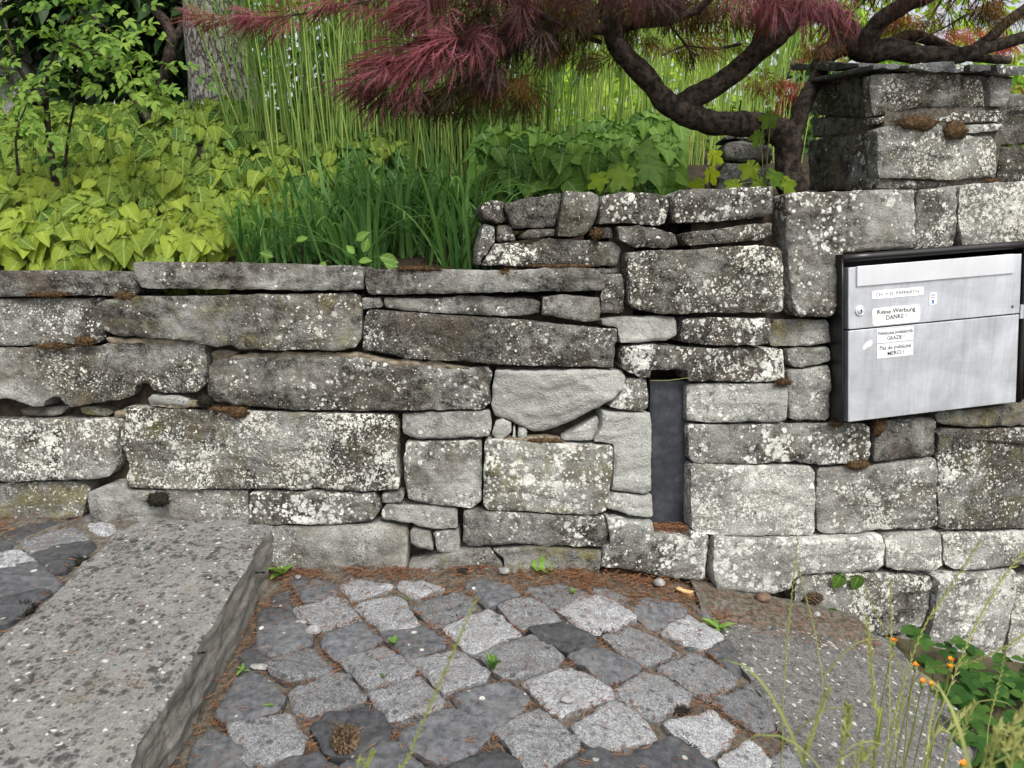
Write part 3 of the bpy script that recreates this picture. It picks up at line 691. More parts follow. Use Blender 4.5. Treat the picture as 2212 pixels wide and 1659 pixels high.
# ------------------------------------------------------------------ gate pillar on the wall
PC = at(*pt('C:1315,1130'), 1.86)
PF = Plane(PC, R(10.7), 0.0)
class SidePlane(Plane):
    def __init__(s):
        s.o = Vector(PC); s.u = Vector((math.sin(R(10.7)), -math.cos(R(10.7)), 0)); s.v = Vector((0, 0, 1)); s.n = s.u.cross(s.v).normalized()
PS = SidePlane()
pillar = empty('stone_pillar', PC)
tag(pillar, 'squat mortared stone gate pillar with slate caps standing on the wall', 'pillar')
b = MB()
Mf = Matrix.Translation(PC) @ Matrix.Rotation(R(10.7), 4, 'Z')
b.box(.012, .345, .012, .26, -.06, .262, Mf); b.build('mortar_core', MT['bed'], pillar, False)
for spec, pl, c, kw in [
    ('C:1312,445 1560,432 1980,455 1995,640 1900,640 1560,645 1332,700 1312,560', PF, (.60,.36,.45), dict(proud=.006, cleft=.003)),
    ('C:1992,458 2130,472 2140,500 2118,600 2090,640 2000,640', PF, (.30,.75,.1), dict(proud=.010, cleft=.003)),
    ('C:1322,708 1560,652 2090,650 2082,728 1850,740 1700,722 1332,745', PF, (.55,.34,.3), dict(proud=.0)),
    ('C:1850,747 2080,737 2080,782 1850,802', PF, (.5,.6,.1), dict(proud=.008)),
    ('C:1322,782 1400,752 1700,745 1845,808 2040,817 2055,880 2050,1062 1800,1078 1332,1068 1317,900', PF, (.50,.46,.40), dict(proud=.008)),
    ('C:1322,1078 1800,1087 2060,1068 2060,1100 1560,1132 1322,1135', PF, (.55,.3,.2), dict(proud=.0)),
    ('C:952,442 1300,442 1308,560 1308,695 1200,700 922,690 932,560', PS, (.20,.28,.40), dict(proud=.0, cleft=.004)),
    ('C:917,702 1308,704 1316,778 912,828', PS, (.16,.30,.40), dict(proud=.002)),
    ('C:922,842 1316,790 1312,1070 1310,1135 925,1145', PS, (.34,.24,.40), dict(proud=.004, cleft=.003)),
  ]:
    wall_stone(spec, pl, c, pillar, depth=.05, rnd=.008, **kw)
for spec, pr in (('C:1288,388 1446,385 1448,416 1288,420', .012), ('C:1452,390 1730,385 1725,440 1600,450 1452,425', .035),
                 ('C:1737,395 1812,395 1815,438 1732,443', .020), ('C:1835,390 1960,390 1970,440 1838,445', .026), ('C:1972,395 2190,418 2200,448 2100,460 1990,450', .034)):
    wall_stone(spec, PF, (.25, .4, .15), pillar, name='cap_stone', mat='slate', depth=.27, proud=pr, rnd=.004, amp=.002, jitter=.003)

wall_stone('C:862,386 1000,378 1100,374 1284,380 1288,405 1100,430 868,420', PS, (.25, .4, .15), pillar, name='cap_stone', mat='slate', depth=.13, proud=.03, rnd=.004, amp=.002, jitter=.003)
# rough wall running on behind the pillar, and the two blocks behind the maple
fw = Plane(at(*pt('C:2060,1090'), 2.15), R(6), 0)
o = empty('rubble_wall', fw.o); tag(o, 'dark rubble wall running on behind the pillar at the right edge', 'wall')
for spec, c in (('C:2062,1098 2066,880 2250,870 2800,850 2800,1080', (.3, .2, .3)), ('C:2068,870 2092,660 2200,640 2800,640 2800,840', (.3, .25, .3)), ('C:2100,650 2150,560 2260,552 2800,545 2800,630', (.25, .2, .2))):
    wall_stone(spec, fw, c, o, depth=.2)
fw2 = Plane(at(*pt('C:560,1100'), 2.35), R(-8), .05)
o = empty('block_stack', fw2.o); tag(o, 'two rough stone blocks stacked behind the maple trunk', 'stone stack')
for spec, c in (('C:412,900 425,852 500,842 680,872 712,920 700,980 432,962', (.35, .4, .3)), ('C:375,1064 430,972 700,992 714,1100 700,1250 368,1250', (.3, .3, .3)), ('C:400,835 420,812 600,815 690,845 690,868 500,838', (.2, .3, .3))):
    wall_stone(spec, fw2, c, o, depth=.2, rnd=.02)

# slate board standing in the slot
WALL_S = Plane(WALL_R.o - WALL_R.n * .040, R(9), BATTER)
sp_ = [WALL_S.hit(p) for p in trace('E:1935,800 F:215,808 F:220,1720 E:1935,1720')]
o = rock('slate_panel', sp_, WALL_S.to3, .02, MT['panel'], None, (.1, .1, .1), proud=.0, rnd=.003, amp=.0008, jitter=.0006, tilt=.0)
tag(o, 'narrow dark slate board set upright in the slot of the wall', 'panel')

# ------------------------------------------------------------------ path, steps, setts
SL = [pt('G:%s' % w) for w in '830,85 1640,130 1655,175 1590,272 1545,320 1530,335 1475,470 1455,510 1420,560 1370,645 1325,700 1310,745 1255,810 1200,900 1170,940 1150,990 1100,1090 1050,1180 985,1270 955,1290 900,1395 830,1500 780,1659'.split()]
poly = []
for p in SL:
    q = on_level(p[0], p[1], .115); poly.append((q.x, q.y))
poly += [(-.535, .60), (-.54, .35), (-.95, .35), (-.952, .75)]
for w in '0,860 240,690 330,590 430,510 450,450 630,310 700,230 760,160'.split():
    p = pt('G:' + w); q = on_level(p[0], p[1], .115); poly.append((q.x, q.y))
flat = lambda z0: (lambda u, v, h: Vector((u, v, z0 + h)))
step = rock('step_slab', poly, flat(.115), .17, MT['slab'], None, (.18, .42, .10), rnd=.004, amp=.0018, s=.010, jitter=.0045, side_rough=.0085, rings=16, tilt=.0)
tag(step, 'big grey speckled stone slab forming the raised step at left', 'step')
RS = [on_path(*pt('I:' + w)) for w in '385,765 600,745 760,775 1000,800 1250,835 1420,900 1580,1080 1700,1180 1830,1330 1950,1500 1900,1600 1830,1640'.split()]
poly = [(q.x, q.y) for q in RS] + [(.80, .95), (.84, .62), (.50, .60), (.487, .95)]
for w in '870,1640 720,1390 600,1190 560,1110 510,1060 470,960 390,840'.split():
    q = on_path(*pt('I:' + w)); poly.append((q.x, q.y))
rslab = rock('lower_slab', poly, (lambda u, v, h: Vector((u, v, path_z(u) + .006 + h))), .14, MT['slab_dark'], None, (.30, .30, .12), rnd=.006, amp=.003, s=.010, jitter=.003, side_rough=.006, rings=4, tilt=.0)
tag(rslab, 'dark grey slab step with white flecks below the letterbox', 'step')

path = empty('cobbled_path', (0, 1.2, 0)); tag(path, kind='structure')
b = MB(); nx_, ny_ = 90, 80
vv = []
for j in range(ny_ + 1):
    for i in range(nx_ + 1):
        x = -.62 + 1.17 * i / nx_; y = .2 + 1.46 * j / ny_
        z = path_z(x) - .013 + .005 * noise.fractal(Vector((x * 25, y * 25, 0)), 1, 2, 3)
        if y > 1.46: z += .018 * min(1, (y - 1.46) / .12)
        vv.append(Vector((x, y, z)))
b.add(vv, [(j * (nx_ + 1) + i, j * (nx_ + 1) + i + 1, (j + 1) * (nx_ + 1) + i + 1, (j + 1) * (nx_ + 1) + i) for j in range(ny_) for i in range(nx_)])
b.build('joint_bed', MT['bed'], path)
b = MB(); vv = []                                                    # bank of soil between the lower slab and the wall
for j in range(13):
    for i in range(41):
        x = .44 + .62 * i / 40; t = j / 12; y = 1.46 + .17 * t + .02 * (x - .44) + .015 * noise.noise(Vector((x * 9, 2, 0)))
        z = path_z(x) - .020 + .040 * min(1, max(0, (t - .05) / .4)) + .006 * noise.fractal(Vector((x * 22, y * 22, 5)), 1, 2, 3)
        if x > .86: z -= .10 * min(1, (x - .86) / .12)
        vv.append(Vector((x, y, z)))
b.add(vv, [(j * 41 + i, j * 41 + i + 1, (j + 1) * 41 + i + 1, (j + 1) * 41 + i) for j in range(12) for i in range(40)])
b.build('soil_bank', MT['bed'], path)
SETTS = '''g H:20,505 270,545 380,580 150,640|g H:445,545 560,545 690,595 540,630 430,580|d H:815,545 900,530 1100,575 1140,620 1000,680 960,680
g H:1200,590 1400,560 1560,610 1440,685 1340,690|g H:1390,700 1600,625 1700,650 1840,750 1740,800 1630,850 1540,820|d H:1820,700 1900,650 2100,680 2170,730 1990,815 1930,790
g G:1760,700 1990,635 2070,650 2160,750 1970,820 1900,800|g H:160,680 400,632 440,650 540,790 330,820|g H:510,690 760,605 850,640 880,700 820,740 650,800
g H:1030,690 1200,650 1290,680 1385,770 1170,820 1110,770|g H:700,810 960,705 1050,750 1150,860 1000,900 880,960 820,930|d H:0,840 200,775 310,880 240,930 70,990 0,960 -30,900
d H:330,830 460,790 570,800 700,890 690,930 480,1005|d H:1220,840 1430,785 1600,890 1600,920 1460,960 1330,910|g H:1660,870 1800,815 1950,860 2110,960 1900,1030 1780,970
g I:45,840 200,740 390,880 390,900 250,950|g H:85,1010 340,935 510,1080 500,1110 230,1160|g H:510,1000 790,950 960,1080 930,1130 700,1200 620,1110
g H:900,970 1230,870 1400,1000 1370,1050 1120,1120 1050,1110|d H:1455,990 1640,945 1870,1050 1840,1090 1670,1140|g H:1170,1125 1450,1040 1690,1180 1700,1210 1400,1340 1290,1260
g H:1720,1190 1900,1085 2000,1110 2170,1210 2150,1250 1970,1340 1870,1290|g I:25,1050 230,970 480,1110 460,1150 310,1235|d I:330,960 430,900 470,960 510,1070 490,1085
g I:360,1265 580,1150 710,1370 700,1410 610,1430 560,1400|g H:265,1210 550,1115 700,1250 690,1280 420,1370 380,1370|d H:750,1220 1060,1145 1200,1230 1150,1330 970,1430
g H:1010,1430 1270,1300 1500,1470 1490,1540 1250,1650 1200,1640|g H:1470,1410 1720,1240 1800,1260 1960,1450 1640,1570|g I:60,1390 330,1310 480,1410 430,1480 290,1570 240,1560
d H:430,1440 740,1295 960,1420 960,1480 870,1560 650,1620 500,1540|d H:0,1340 270,1310 370,1420 350,1500 120,1600 0,1560 -90,1400|d H:90,1640 330,1510 440,1520 560,1659 500,1750 200,1750
d H:700,1659 1000,1525 1110,1600 1180,1700 900,1770|d H:1350,1700 1560,1560 1700,1580 1900,1700 1600,1800|d I:-220,1590 100,1480 260,1570 390,1700 0,1770
g I:390,1620 560,1510 700,1620 640,1720 450,1720|g I:700,1600 800,1530 870,1650 850,1720 700,1720|d G:1735,545 1780,520 1960,550 2020,600 1900,650 1830,655 1790,610
d G:1650,620 1720,610 1755,745 1700,765 1540,810 1560,740 1640,690|d G:1540,880 1570,810 1750,760 1870,870 1860,910 1620,985 1550,940|g G:1610,1020 1840,935 1980,1050 1960,1090 1720,1130 1640,1080
g G:1750,1200 1960,1100 2080,1110 2180,1240 2130,1270 1830,1340 1770,1290|d G:1300,1340 1430,1110 1560,1100 1700,1240 1660,1310 1400,1390|g G:1380,1400 1740,1335 1830,1470 1800,1560 1500,1650 1430,1540
d G:1160,1500 1280,1420 1460,1560 1480,1660 1450,1750 1100,1800|d G:1700,1620 1900,1570 2000,1680 1950,1790 1600,1790|g H:1560,575 1700,600 1800,645 1760,665 1600,625
d I:200,680 300,690 312,760 270,730|d G:1450,960 1540,900 1600,1010 1570,1080 1440,1090'''
sett_polys = []
rg = random.Random(5)
def sett(poly, kind, frame, parent, lift=0.0):
    v = rg.uniform(.50, 1.15) if kind == 'g' else rg.uniform(.75, 1.9)
    rock('sett', poly, frame, .05, MT['granite' if kind == 'g' else 'basalt'], parent, (v, .5, .5), proud=lift + rg.uniform(.001, .007), rnd=.0060, amp=.0026, s=.006, jitter=.0034, tilt=.045, inset=-.0062, rings=1, facet=.0022, soft=.0015)
pframe = lambda u, v, h: Vector((u, v, path_z(u) + h))
for ent in SETTS.replace('\n', '|').split('|'):
    k, spec = ent.split(' ', 1)
    poly = [(q.x, q.y) for q in (on_path(*p) for p in trace(spec))]
    sett_polys.append(np.array(poly)); sett(poly, k, pframe, path)
# the same paving carried on towards the viewer, below the frame
for j in range(12):
    for i in range(-2, 14):
        a = .098; cx_ = -.50 + (i + .5 * (j % 2)) * a * 1.30; cy_ = .86 - j * a * .62
        if not (-.50 < cx_ < .46) or cy_ < .22: continue
        q = on_path; poly = np.array([(cx_ + a * .60 * math.cos(w) * rg.uniform(.9, 1.02), cy_ + a * .58 * math.sin(w) * rg.uniform(.9, 1.02)) for w in (0.05, 1.6, 3.1, 4.75)])
        c = poly.mean(0); clash = False
        for sp2 in sett_polys:
            ins, d = pip_dist(np.vstack([poly, c[None]]), sp2)
            ins2, _ = pip_dist(sp2, poly)
            if ins.any() or ins2.any() or d.min() < .004: clash = True; break
        if clash: continue
        sett_polys.append(poly); sett([tuple(p) for p in poly], 'g' if rg.random() < .6 else 'd', pframe, path)

upath = empty('upper_cobbled_path', (-1.3, 1.3, .11)); tag(upath, kind='structure')
b = MB(); vv = []
for j in range(41):
    for i in range(41):
        x = -2.6 + 1.70 * i / 40; y = .35 + 1.31 * j / 40
        vv.append(Vector((x, y, .102 + .004 * noise.fractal(Vector((x * 25, y * 25, 0)), 1, 2, 3) + (.016 * min(1, (y - 1.5) / .12) if y > 1.5 else 0))))
b.add(vv, [(j * 41 + i, j * 41 + i + 1, (j + 1) * 41 + i + 1, (j + 1) * 41 + i) for j in range(40) for i in range(40)])
b.build('joint_bed', MT['bed'], upath)
USETTS = '''g G:410,115 480,85 710,75 700,150 530,190 450,170|g G:520,195 640,200 690,230 640,260 540,230|d G:40,240 380,150 410,185 300,215 110,280
d G:170,145 260,130 280,150 200,190 130,205|g G:130,285 430,210 520,280 380,310 180,370|d G:185,385 300,330 540,300 570,320 380,470 320,470 250,410
d G:0,280 80,300 20,345 -120,330|g G:-120,390 110,370 210,420 120,450 -120,480|d G:-140,490 210,430 350,530 330,570 0,650 -140,650|d G:-160,690 240,590 290,600 30,790 -160,800|d G:0,120 110,130 130,160 30,165 -100,150
g G:-330,300 -150,260 -20,275 -140,320 -260,350|d G:-300,180 -60,170 20,200 -40,240 -250,250'''
for j in range(9):                                                   # and on to the left, out of the picture
    for i in range(8):
        x = -1.42 - i * .115 - .05 * (j % 2); y = 1.52 - j * .10; q = [(x + dx * rg.uniform(.9, 1.05), y + dy * rg.uniform(.9, 1.05)) for dx, dy in ((-.05, -.045), (.05, -.045), (.05, .045), (-.05, .045))]
        if i > 0 or j % 3 == 0: sett(q, 'g' if rg.random() < .5 else 'd', flat(.113), upath)
up_polys = []
for ent in USETTS.replace('\n', '|').split('|'):
    k, spec = ent.split(' ', 1)
    poly = [(q.x, q.y) for q in (on_level(*p, .113) for p in trace(spec))]
    up_polys.append(np.array(poly)); sett(poly, k, flat(.113), upath)

# ================================================================== THINGS
# ------------------------------------------------------------------ letterbox
LB = empty('letterbox', (.812, 1.690, .346))
tag(LB, 'brushed aluminium letterbox with flap and storage compartment set in the wall', 'letterbox')
LBW, LBH = .465, .3685
Mlb = Matrix.Translation(LB.location) @ Matrix.Rotation(R(10.7), 4, 'Z') @ Matrix.Rotation(R(-6.9), 4, 'X') @ Matrix.Rotation(R(-2.9), 4, 'Y')
def bevel_box(name, x0, x1, y0, y1, z0, z1, mat, parent, bev=.0015, M=Mlb):
    bm = bmesh.new(); bmesh.ops.create_cube(bm, size=1)
    for v in bm.verts: v.co = Vector((x0 + (v.co.x + .5) * (x1 - x0), y0 + (v.co.y + .5) * (y1 - y0), z0 + (v.co.z + .5) * (z1 - z0)))
    bmesh.ops.bevel(bm, geom=bm.edges[:], offset=bev, segments=2, affect='EDGES', profile=.5)
    c = M @ Vector(((x0 + x1) / 2, y0, (z0 + z1) / 2))
    vs_ = [M @ v.co for v in bm.verts]; fs = [tuple(v.index for v in f.verts) for f in bm.faces]; bm.free()
    o = mesh_obj(name, vs_, fs, mat, parent, True, c)
    md = o.modifiers.new('n', 'WEIGHTED_NORMAL')
    return o
split = LBH * .603
cas = MB()
W_, H_ = LBW, LBH
for x0, x1, y0, y1, z0, z1 in ((-.017, -.013, .004, .22, -.004, H_ + .030), (W_ + .012, W_ + .016, .004, .22, -.004, H_ + .030), (-.017, W_ + .016, .004, .22, H_ + .027, H_ + .031), (-.017, W_ + .016, .06, .22, -.006, -.003), (-.017, W_ + .016, .216, .22, -.004, H_ + .030)):
    cas.box(x0, x1, y0, y1, z0, z1, Mlb)
cas.build('casing', MT['casing'], LB, False, Mlb @ Vector((W_ / 2, .1, H_ / 2)))
hood = MB()
hood.tube([Mlb @ Vector((x, .006, H_ + .022)) for x in np.linspace(-.015, W_ + .015, 8)], .0095, 14)
hood.tube([Mlb @ Vector((-.0155, .005, z)) for z in np.linspace(-.002, H_ + .022, 6)], .0028, 8)
hood.tube([Mlb @ Vector((W_ + .0145, .006, z)) for z in np.linspace(.0, H_ + .022, 6)], .006, 8)
hood.build('casing_rim', MT['casing'], LB, True, Mlb @ Vector((W_ / 2, 0, H_)))
up = bevel_box('letter_door', 0, W_, 0, .030, split + .0015, H_, MT['alu'], LB)
lo_ = bevel_box('storage_door', 0, W_, .001, .031, 0, split - .0015, MT['alu'], LB)
flap = bevel_box('flap', .036 * W_, .946 * W_, -.0045, .004, H_ * (1 - .124), H_ + .0015, MT['alu_flap'], up)
hg = bevel_box('edge_strip', -.0035, .0012, -.001, .034, split + .003, H_ - .001, MT['alu'], up, .001)
hg2 = bevel_box('edge_strip', -.003, .0012, 0, .034, .001, split - .003, MT['alu'], lo_, .001)
def disc(mb, u, z, r, y0, y1, n=28):
    mb.tube([Mlb @ Vector((u, y0, z)), Mlb @ Vector((u, y1, z))], [r, r], n)
lk = (.057 * W_, .722 * H_)
m_ = MB()
prof = [(.0128, .004), (.0128, -.002), (.0115, -.0034), (.0095, -.0034), (.0088, -.0022), (.0078, -.0022), (.0078, -.0052), (.0070, -.0058), (.0005, -.0058)]
vs_ = []; n = 32
for r_, y_ in prof:
    for k in range(n): vs_.append(Mlb @ Vector((lk[0] + r_ * math.cos(2 * math.pi * k / n), y_, lk[1] + r_ * math.sin(2 * math.pi * k / n))))
m_.add(vs_, [(i * n + k, i * n + (k + 1) % n, (i + 1) * n + (k + 1) % n, (i + 1) * n + k) for i in range(len(prof) - 1) for k in range(n)])
lock = m_.build('lock', MT['alu_flap'], up, True, Mlb @ Vector((lk[0], 0, lk[1])))
kh = MB(); disc(kh, lk[0], lk[1] + .001, .0026, -.0056, -.0061, 14); kh.box(lk[0] - .0011, lk[0] + .0011, -.0061, -.0056, lk[1] - .005, lk[1] + .001, Mlb)
kh.build('keyhole', MT['ink'], lock, False, Mlb @ Vector((lk[0], 0, lk[1])))
m_ = MB(); disc(m_, .953 * W_, .655 * H_, .0022, .0005, -.0012, 12); m_.box(.9545 * W_, .9575 * W_, -.0010, .0005, .645 * H_, .664 * H_, Mlb)
m_.build('latch_hole', MT['ink'], up, False, Mlb @ Vector((.953 * W_, 0, .655 * H_)))  # black disc and bar laid on the door, standing for a dark latch hole
m_ = MB(); m_.box(W_ + .001, W_ + .010, -.002, .012, split - .012, split + .022, Mlb); m_.build('hinge', MT['alu'], LB, False, Mlb @ Vector((W_, 0, split)))
def sheet(name, u0, u1, v0, v1, y, mat, parent, skew=0.0, ragged=0.0, rr=.004):
    """flat paper label: rounded (or torn) rectangle, v measured from the top of the box"""
    x0, x1, z0, z1 = u0 * W_, u1 * W_, (1 - v1) * H_, (1 - v0) * H_
    pts = []; rg_ = random.Random(int(u0 * 1000) + int(v0 * 977))
    for cx_, cz_, a0 in ((x1 - rr, z1 - rr, 0), (x0 + rr, z1 - rr, 90), (x0 + rr, z0 + rr, 180), (x1 - rr, z0 + rr, 270)):
        for k in range(5):
            a = R(a0 + 22.5 * k); pts.append((cx_ + rr * math.cos(a), cz_ + rr * math.sin(a)))
    if ragged:
        q = []
        for i, p in enumerate(pts):
            p2 = pts[(i + 1) % len(pts)]; L = math.dist(p, p2); k = max(1, int(L / .006))
            for t in range(k):
                x = p[0] + (p2[0] - p[0]) * t / k; z = p[1] + (p2[1] - p[1]) * t / k
                f = ragged if z > (z0 + z1) / 2 else ragged * .2
                q.append((x + rg_.uniform(-f, f), z + rg_.uniform(-f, f)))
        pts = q
    zc = (z0 + z1) / 2
    vs_ = [Mlb @ Vector((x, y, z + skew * (x - x0))) for x, z in pts]; nn = len(vs_)
    vs_ += [Mlb @ Vector((x, y + .0009, z + skew * (x - x0))) for x, z in pts]
    fs = [tuple(range(nn))] + [(i, i + nn, (i + 1) % nn + nn, (i + 1) % nn) for i in range(nn)]
    return mesh_obj(name, vs_, fs, mat, parent, False, Mlb @ Vector(((x0 + x1) / 2, y, zc)))
def lettering(text, u, v, size, y, mat, parent, stretch=1.0, shear=0.0, bold=.0):
    cu = bpy.data.curves.new('lettering', 'FONT'); cu.body = text; cu.size = size; cu.align_x = 'CENTER'; cu.align_y = 'CENTER'
    cu.extrude = .00015; cu.offset = bold; cu.shear = shear; cu.space_character = 1.0; cu.resolution_u = 3
    tmp = bpy.data.objects.new('tmp_text', cu); col.objects.link(tmp)
    dg = bpy.context.evaluated_depsgraph_get(); me = bpy.data.meshes.new_from_object(tmp.evaluated_get(dg))
    c = Vector((u * W_, y, (1 - v) * H_)); vs_ = []
    rr_ = random.Random(len(text))
    for p in me.vertices:
        wob = .04 * size * math.sin(p.co.x / size * 2.1 + 1)
        vs_.append(Mlb @ (c + Vector((p.co.x * stretch, -p.co.z, p.co.y + wob))))
    fs = [tuple(f.vertices) for f in me.polygons]
    bpy.data.objects.remove(tmp); bpy.data.curves.remove(cu); bpy.data.meshes.remove(me)
    return mesh_obj('lettering', vs_, fs, mat, parent, False, Mlb @ c)
nl = sheet('name_label', .124, .42, .160, .213, -.0010, MT['paper'], up, 0, .0006, .004); nl['label'] = 'narrow white strip label with the printed names'
lettering('CH. + D. PAFFRATH', .268, .187, .0108, -.0013, MT['greyink'], nl, 1.22)
kl = sheet('notice_label', .128, .402, .272, .385, -.0010, MT['paper'], up, 0, .0011, .008); kl['label'] = 'large white notice label beside the lock'
ki = sheet('inner_label', .155, .364, .276, .362, -.0019, MT['paper'], kl, 0, 0, .001)
lettering('Keine Werbung', .262, .299, .0152, -.0022, MT['ink'], ki, 1.04, 0.0, .00012)
lettering('DANKE !', .262, .338, .0152, -.0022, MT['ink'], ki, .95, 0.0, .00012)
nb_ = sheet('notice_label', .158, .366, .412, .500, -.0000, MT['paper'], lo_, 0, 0, .001)
lettering('Nessuna pubblicità', .262, .438, .0122, -.0003, MT['ink'], nb_, 1.0, 0, .0001)
lettering('GRAZIE !', .264, .474, .0122, -.0003, MT['ink'], nb_, .98, 0, .0001)
pb_ = sheet('notice_label', .158, .366, .508, .600, -.0000, MT['paper'], lo_, 0, 0, .001)
lettering('Pas de publicité', .262, .535, .0136, -.0003, MT['ink'], pb_, 1.0, 0, .0001)
lettering('MERCI !', .264, .574, .0136, -.0003, MT['ink'], pb_, .98, 0, .0001)
st = sheet('sticker', .455, .496, .205, .282, -.0010, MT['paper'], up, 0, 0, .003); st['label'] = 'tiny white sticker with black scribble and blue mark'
m_ = MB()
def bar(u0, v0, u1, v1, w, y=-.0013):
    a = Mlb @ Vector((u0 * W_, y, (1 - v0) * H_)); c = Mlb @ Vector((u1 * W_, y, (1 - v1) * H_)); m_.tube([a, c], [w, w], 5)
for q in ((.461, .214, .467, .219), (.467, .219, .475, .216), (.475, .216, .483, .219), (.483, .219, .489, .213), (.462, .225, .470, .222), (.474, .226, .480, .221), (.482, .226, .490, .224), (.461, .237, .470, .233), (.470, .233, .478, .238), (.478, .238, .489, .233), (.463, .242, .467, .241), (.483, .242, .488, .240)):
    bar(*q, .0005)
m_.build('scribble', MT['ink'], st, False, Mlb @ Vector((.475 * W_, 0, .78 * H_)))
m_ = MB()
pp = [(.466, .250), (.484, .250), (.481, .258), (.480, .266), (.485, .274), (.465, .274), (.470, .266), (.469, .258)]
m_.add([Mlb @ Vector((u * W_, -.0014, (1 - v) * H_)) for u, v in pp], [tuple(range(8))])
m_.build('blue_mark', MT['blueink'], st, False, Mlb @ Vector((.475 * W_, 0, .74 * H_)))
rp = [(.075, .520), (.085, .497), (.105, .478), (.128, .474), (.133, .490), (.125, .512), (.100, .522), (.085, .535), (.078, .530)]
m_ = MB(); m_.add([Mlb @ Vector((u * W_, .0007, (1 - v) * H_)) for u, v in rp], [tuple(reversed(range(9)))]); m_.build('glue_residue', MT['residue'], lo_, False, Mlb @ Vector((.1 * W_, 0, .5 * H_)))

# ------------------------------------------------------------------ litter on the path
nd = MB(); rg = random.Random(21)
def raster(polys, x0, x1, y0, y1, n=420):
    gx, gy = np.meshgrid(np.linspace(x0, x1, n), np.linspace(y0, y1, n)); G = np.stack([gx.ravel(), gy.ravel()], 1); occ = np.zeros(n * n, bool)
    for sp2 in polys:
        lo2, hi2 = sp2.min(0), sp2.max(0)
        idx = np.where((G[:, 0] > lo2[0]) & (G[:, 0] < hi2[0]) & (G[:, 1] > lo2[1]) & (G[:, 1] < hi2[1]))[0]
        if len(idx): occ[idx] |= pip_dist(G[idx], sp2)[0]
    occ = occ.reshape(n, n)
    return lambda x, y: bool(occ[min(n - 1, max(0, int((y - y0) / (y1 - y0) * (n - 1) + .5))), min(n - 1, max(0, int((x - x0) / (x1 - x0) * (n - 1) + .5)))])
on_sett = raster(sett_polys, -.7, .6, .2, 1.7); on_upper = raster(up_polys, -2, -.8, .3, 1.7)
def needle(p, L, up_=.25):
    a = rg.uniform(0, 2 * math.pi); d = Vector((math.cos(a), math.sin(a), rg.uniform(-up_, up_) * .6)); sd2 = Vector((-d.y, d.x, 0)) * rg.uniform(-.18, .18)
    mid = p + sd2 * L; k = rg.uniform(.0006, .00095); t = rg.random() ** 1.2
    e0, e1 = p - d * L * .5, p + d * L * .5
    nd.tube([e0, mid, e1], [k * .8, k, k * .5], 3, t, cap=False)
cnt = 0
while cnt < 6800:
    x = rg.uniform(-.60, .56); y = rg.uniform(.62, 1.60)
    wallward = max(0, (y - 1.44) / .14)
    pr = .24 + .55 * min(1, wallward)
    clump = noise.noise(Vector((x * 9, y * 9, 4)))
    pr *= max(0.08, .6 + 1.2 * clump)
    s_in = on_sett(x, y)
    if s_in: pr *= .07 if y < 1.42 else .14
    if x > .49 and y < 1.40: pr *= .12
    if rg.random() > pr: continue
    z = path_z(x) + (.012 if s_in else rg.uniform(-.006, .004) + (.016 * min(1, max(0, y - 1.46) / .12)))
    needle(Vector((x, y, z)), rg.uniform(.012, .022)); cnt += 1
cnt = 0
while cnt < 1500:
    x = rg.uniform(-1.75, -.92); y = rg.uniform(.9, 1.63)
    s_in = on_upper(x, y)
    pr = .25 + max(0, (y - 1.45) / .15); pr *= max(.05, .6 + 1.3 * noise.noise(Vector((x * 8, y * 8, 9))))
    if s_in: pr *= .08
    if rg.random() > pr: continue
    needle(Vector((x, y, .115 + (.010 if s_in else rg.uniform(-.003, .012) + (.012 if y > 1.5 else 0)))), rg.uniform(.012, .022)); cnt += 1
for _ in range(420):                                                # drift on the sill of the slot
    q = WALL_R.hit((rg.uniform(1398, 1488), 1148)); p = WALL_R.to3(q[0], q[1] + rg.uniform(-.004, .012), rg.uniform(-.038, .004))
    needle(p, rg.uniform(.010, .018), .5)
for _ in range(520):                                                # heap at the foot below the slot
    px = rg.gauss(1400, 70); p = on_path(px, rg.uniform(1238, 1275) + max(0, px - 1480) * .12); p.z += rg.uniform(.008, .028)
    needle(p, rg.uniform(.012, .02), .5)
for _ in range(520):                                                # along the wall behind the lower slab
    x = rg.uniform(.46, .88); p = Vector((x, 1.60 - .15 * rg.random() ** 1.6, path_z(x) + rg.uniform(.012, .026)))
    needle(p, rg.uniform(.012, .02), .4)
for _ in range(60):
    p = on_level(rg.uniform(60, 560), rg.uniform(1150, 1500), .115)
    if -.93 < p.x < -.58: needle(p + Vector((0, 0, .002)), rg.uniform(.012, .02), .05)
o = nd.build('pine_needles', MT['needle']); tag(o, 'rust brown fallen pine needles in the paving joints and along the wall', 'pine needles', kind='stuff')

def blob(name, p, r, mat, label, cat, seed, squash=(1, 1, .7), group=None, amp=.25):
    bm = bmesh.new(); bmesh.ops.create_icosphere(bm, subdivisions=3, radius=1)
    vs_ = []
    for v in bm.verts:
        k = 1 + amp * noise.fractal(v.co * 1.6 + Vector((seed * 3.1, 0, 0)), 1, 2, 3)
        vs_.append(p + Vector((v.co.x * r * squash[0] * k, v.co.y * r * squash[1] * k, v.co.z * r * squash[2] * k)))
    fs = [tuple(v.index for v in f.verts) for f in bm.faces]; bm.free()
    o = mesh_obj(name, vs_, fs, mat, None, True, p); tag(o, label, cat, group); return o
def gp(s, lift=.004): return on_path(*pt(s)) + Vector((0, 0, lift))
blob('pebble', gp('H:1060,515', .018), .011, MT['pebble'], 'small white pebble at the wall foot in pine needles', 'pebble', 1, (1.3, 1, .6))
blob('pebble', gp('G:1880,840', .004), .014, MT['pebble'], 'rounded grey pebble beside a light sett near the step', 'pebble', 2, (1.2, 1, .6))
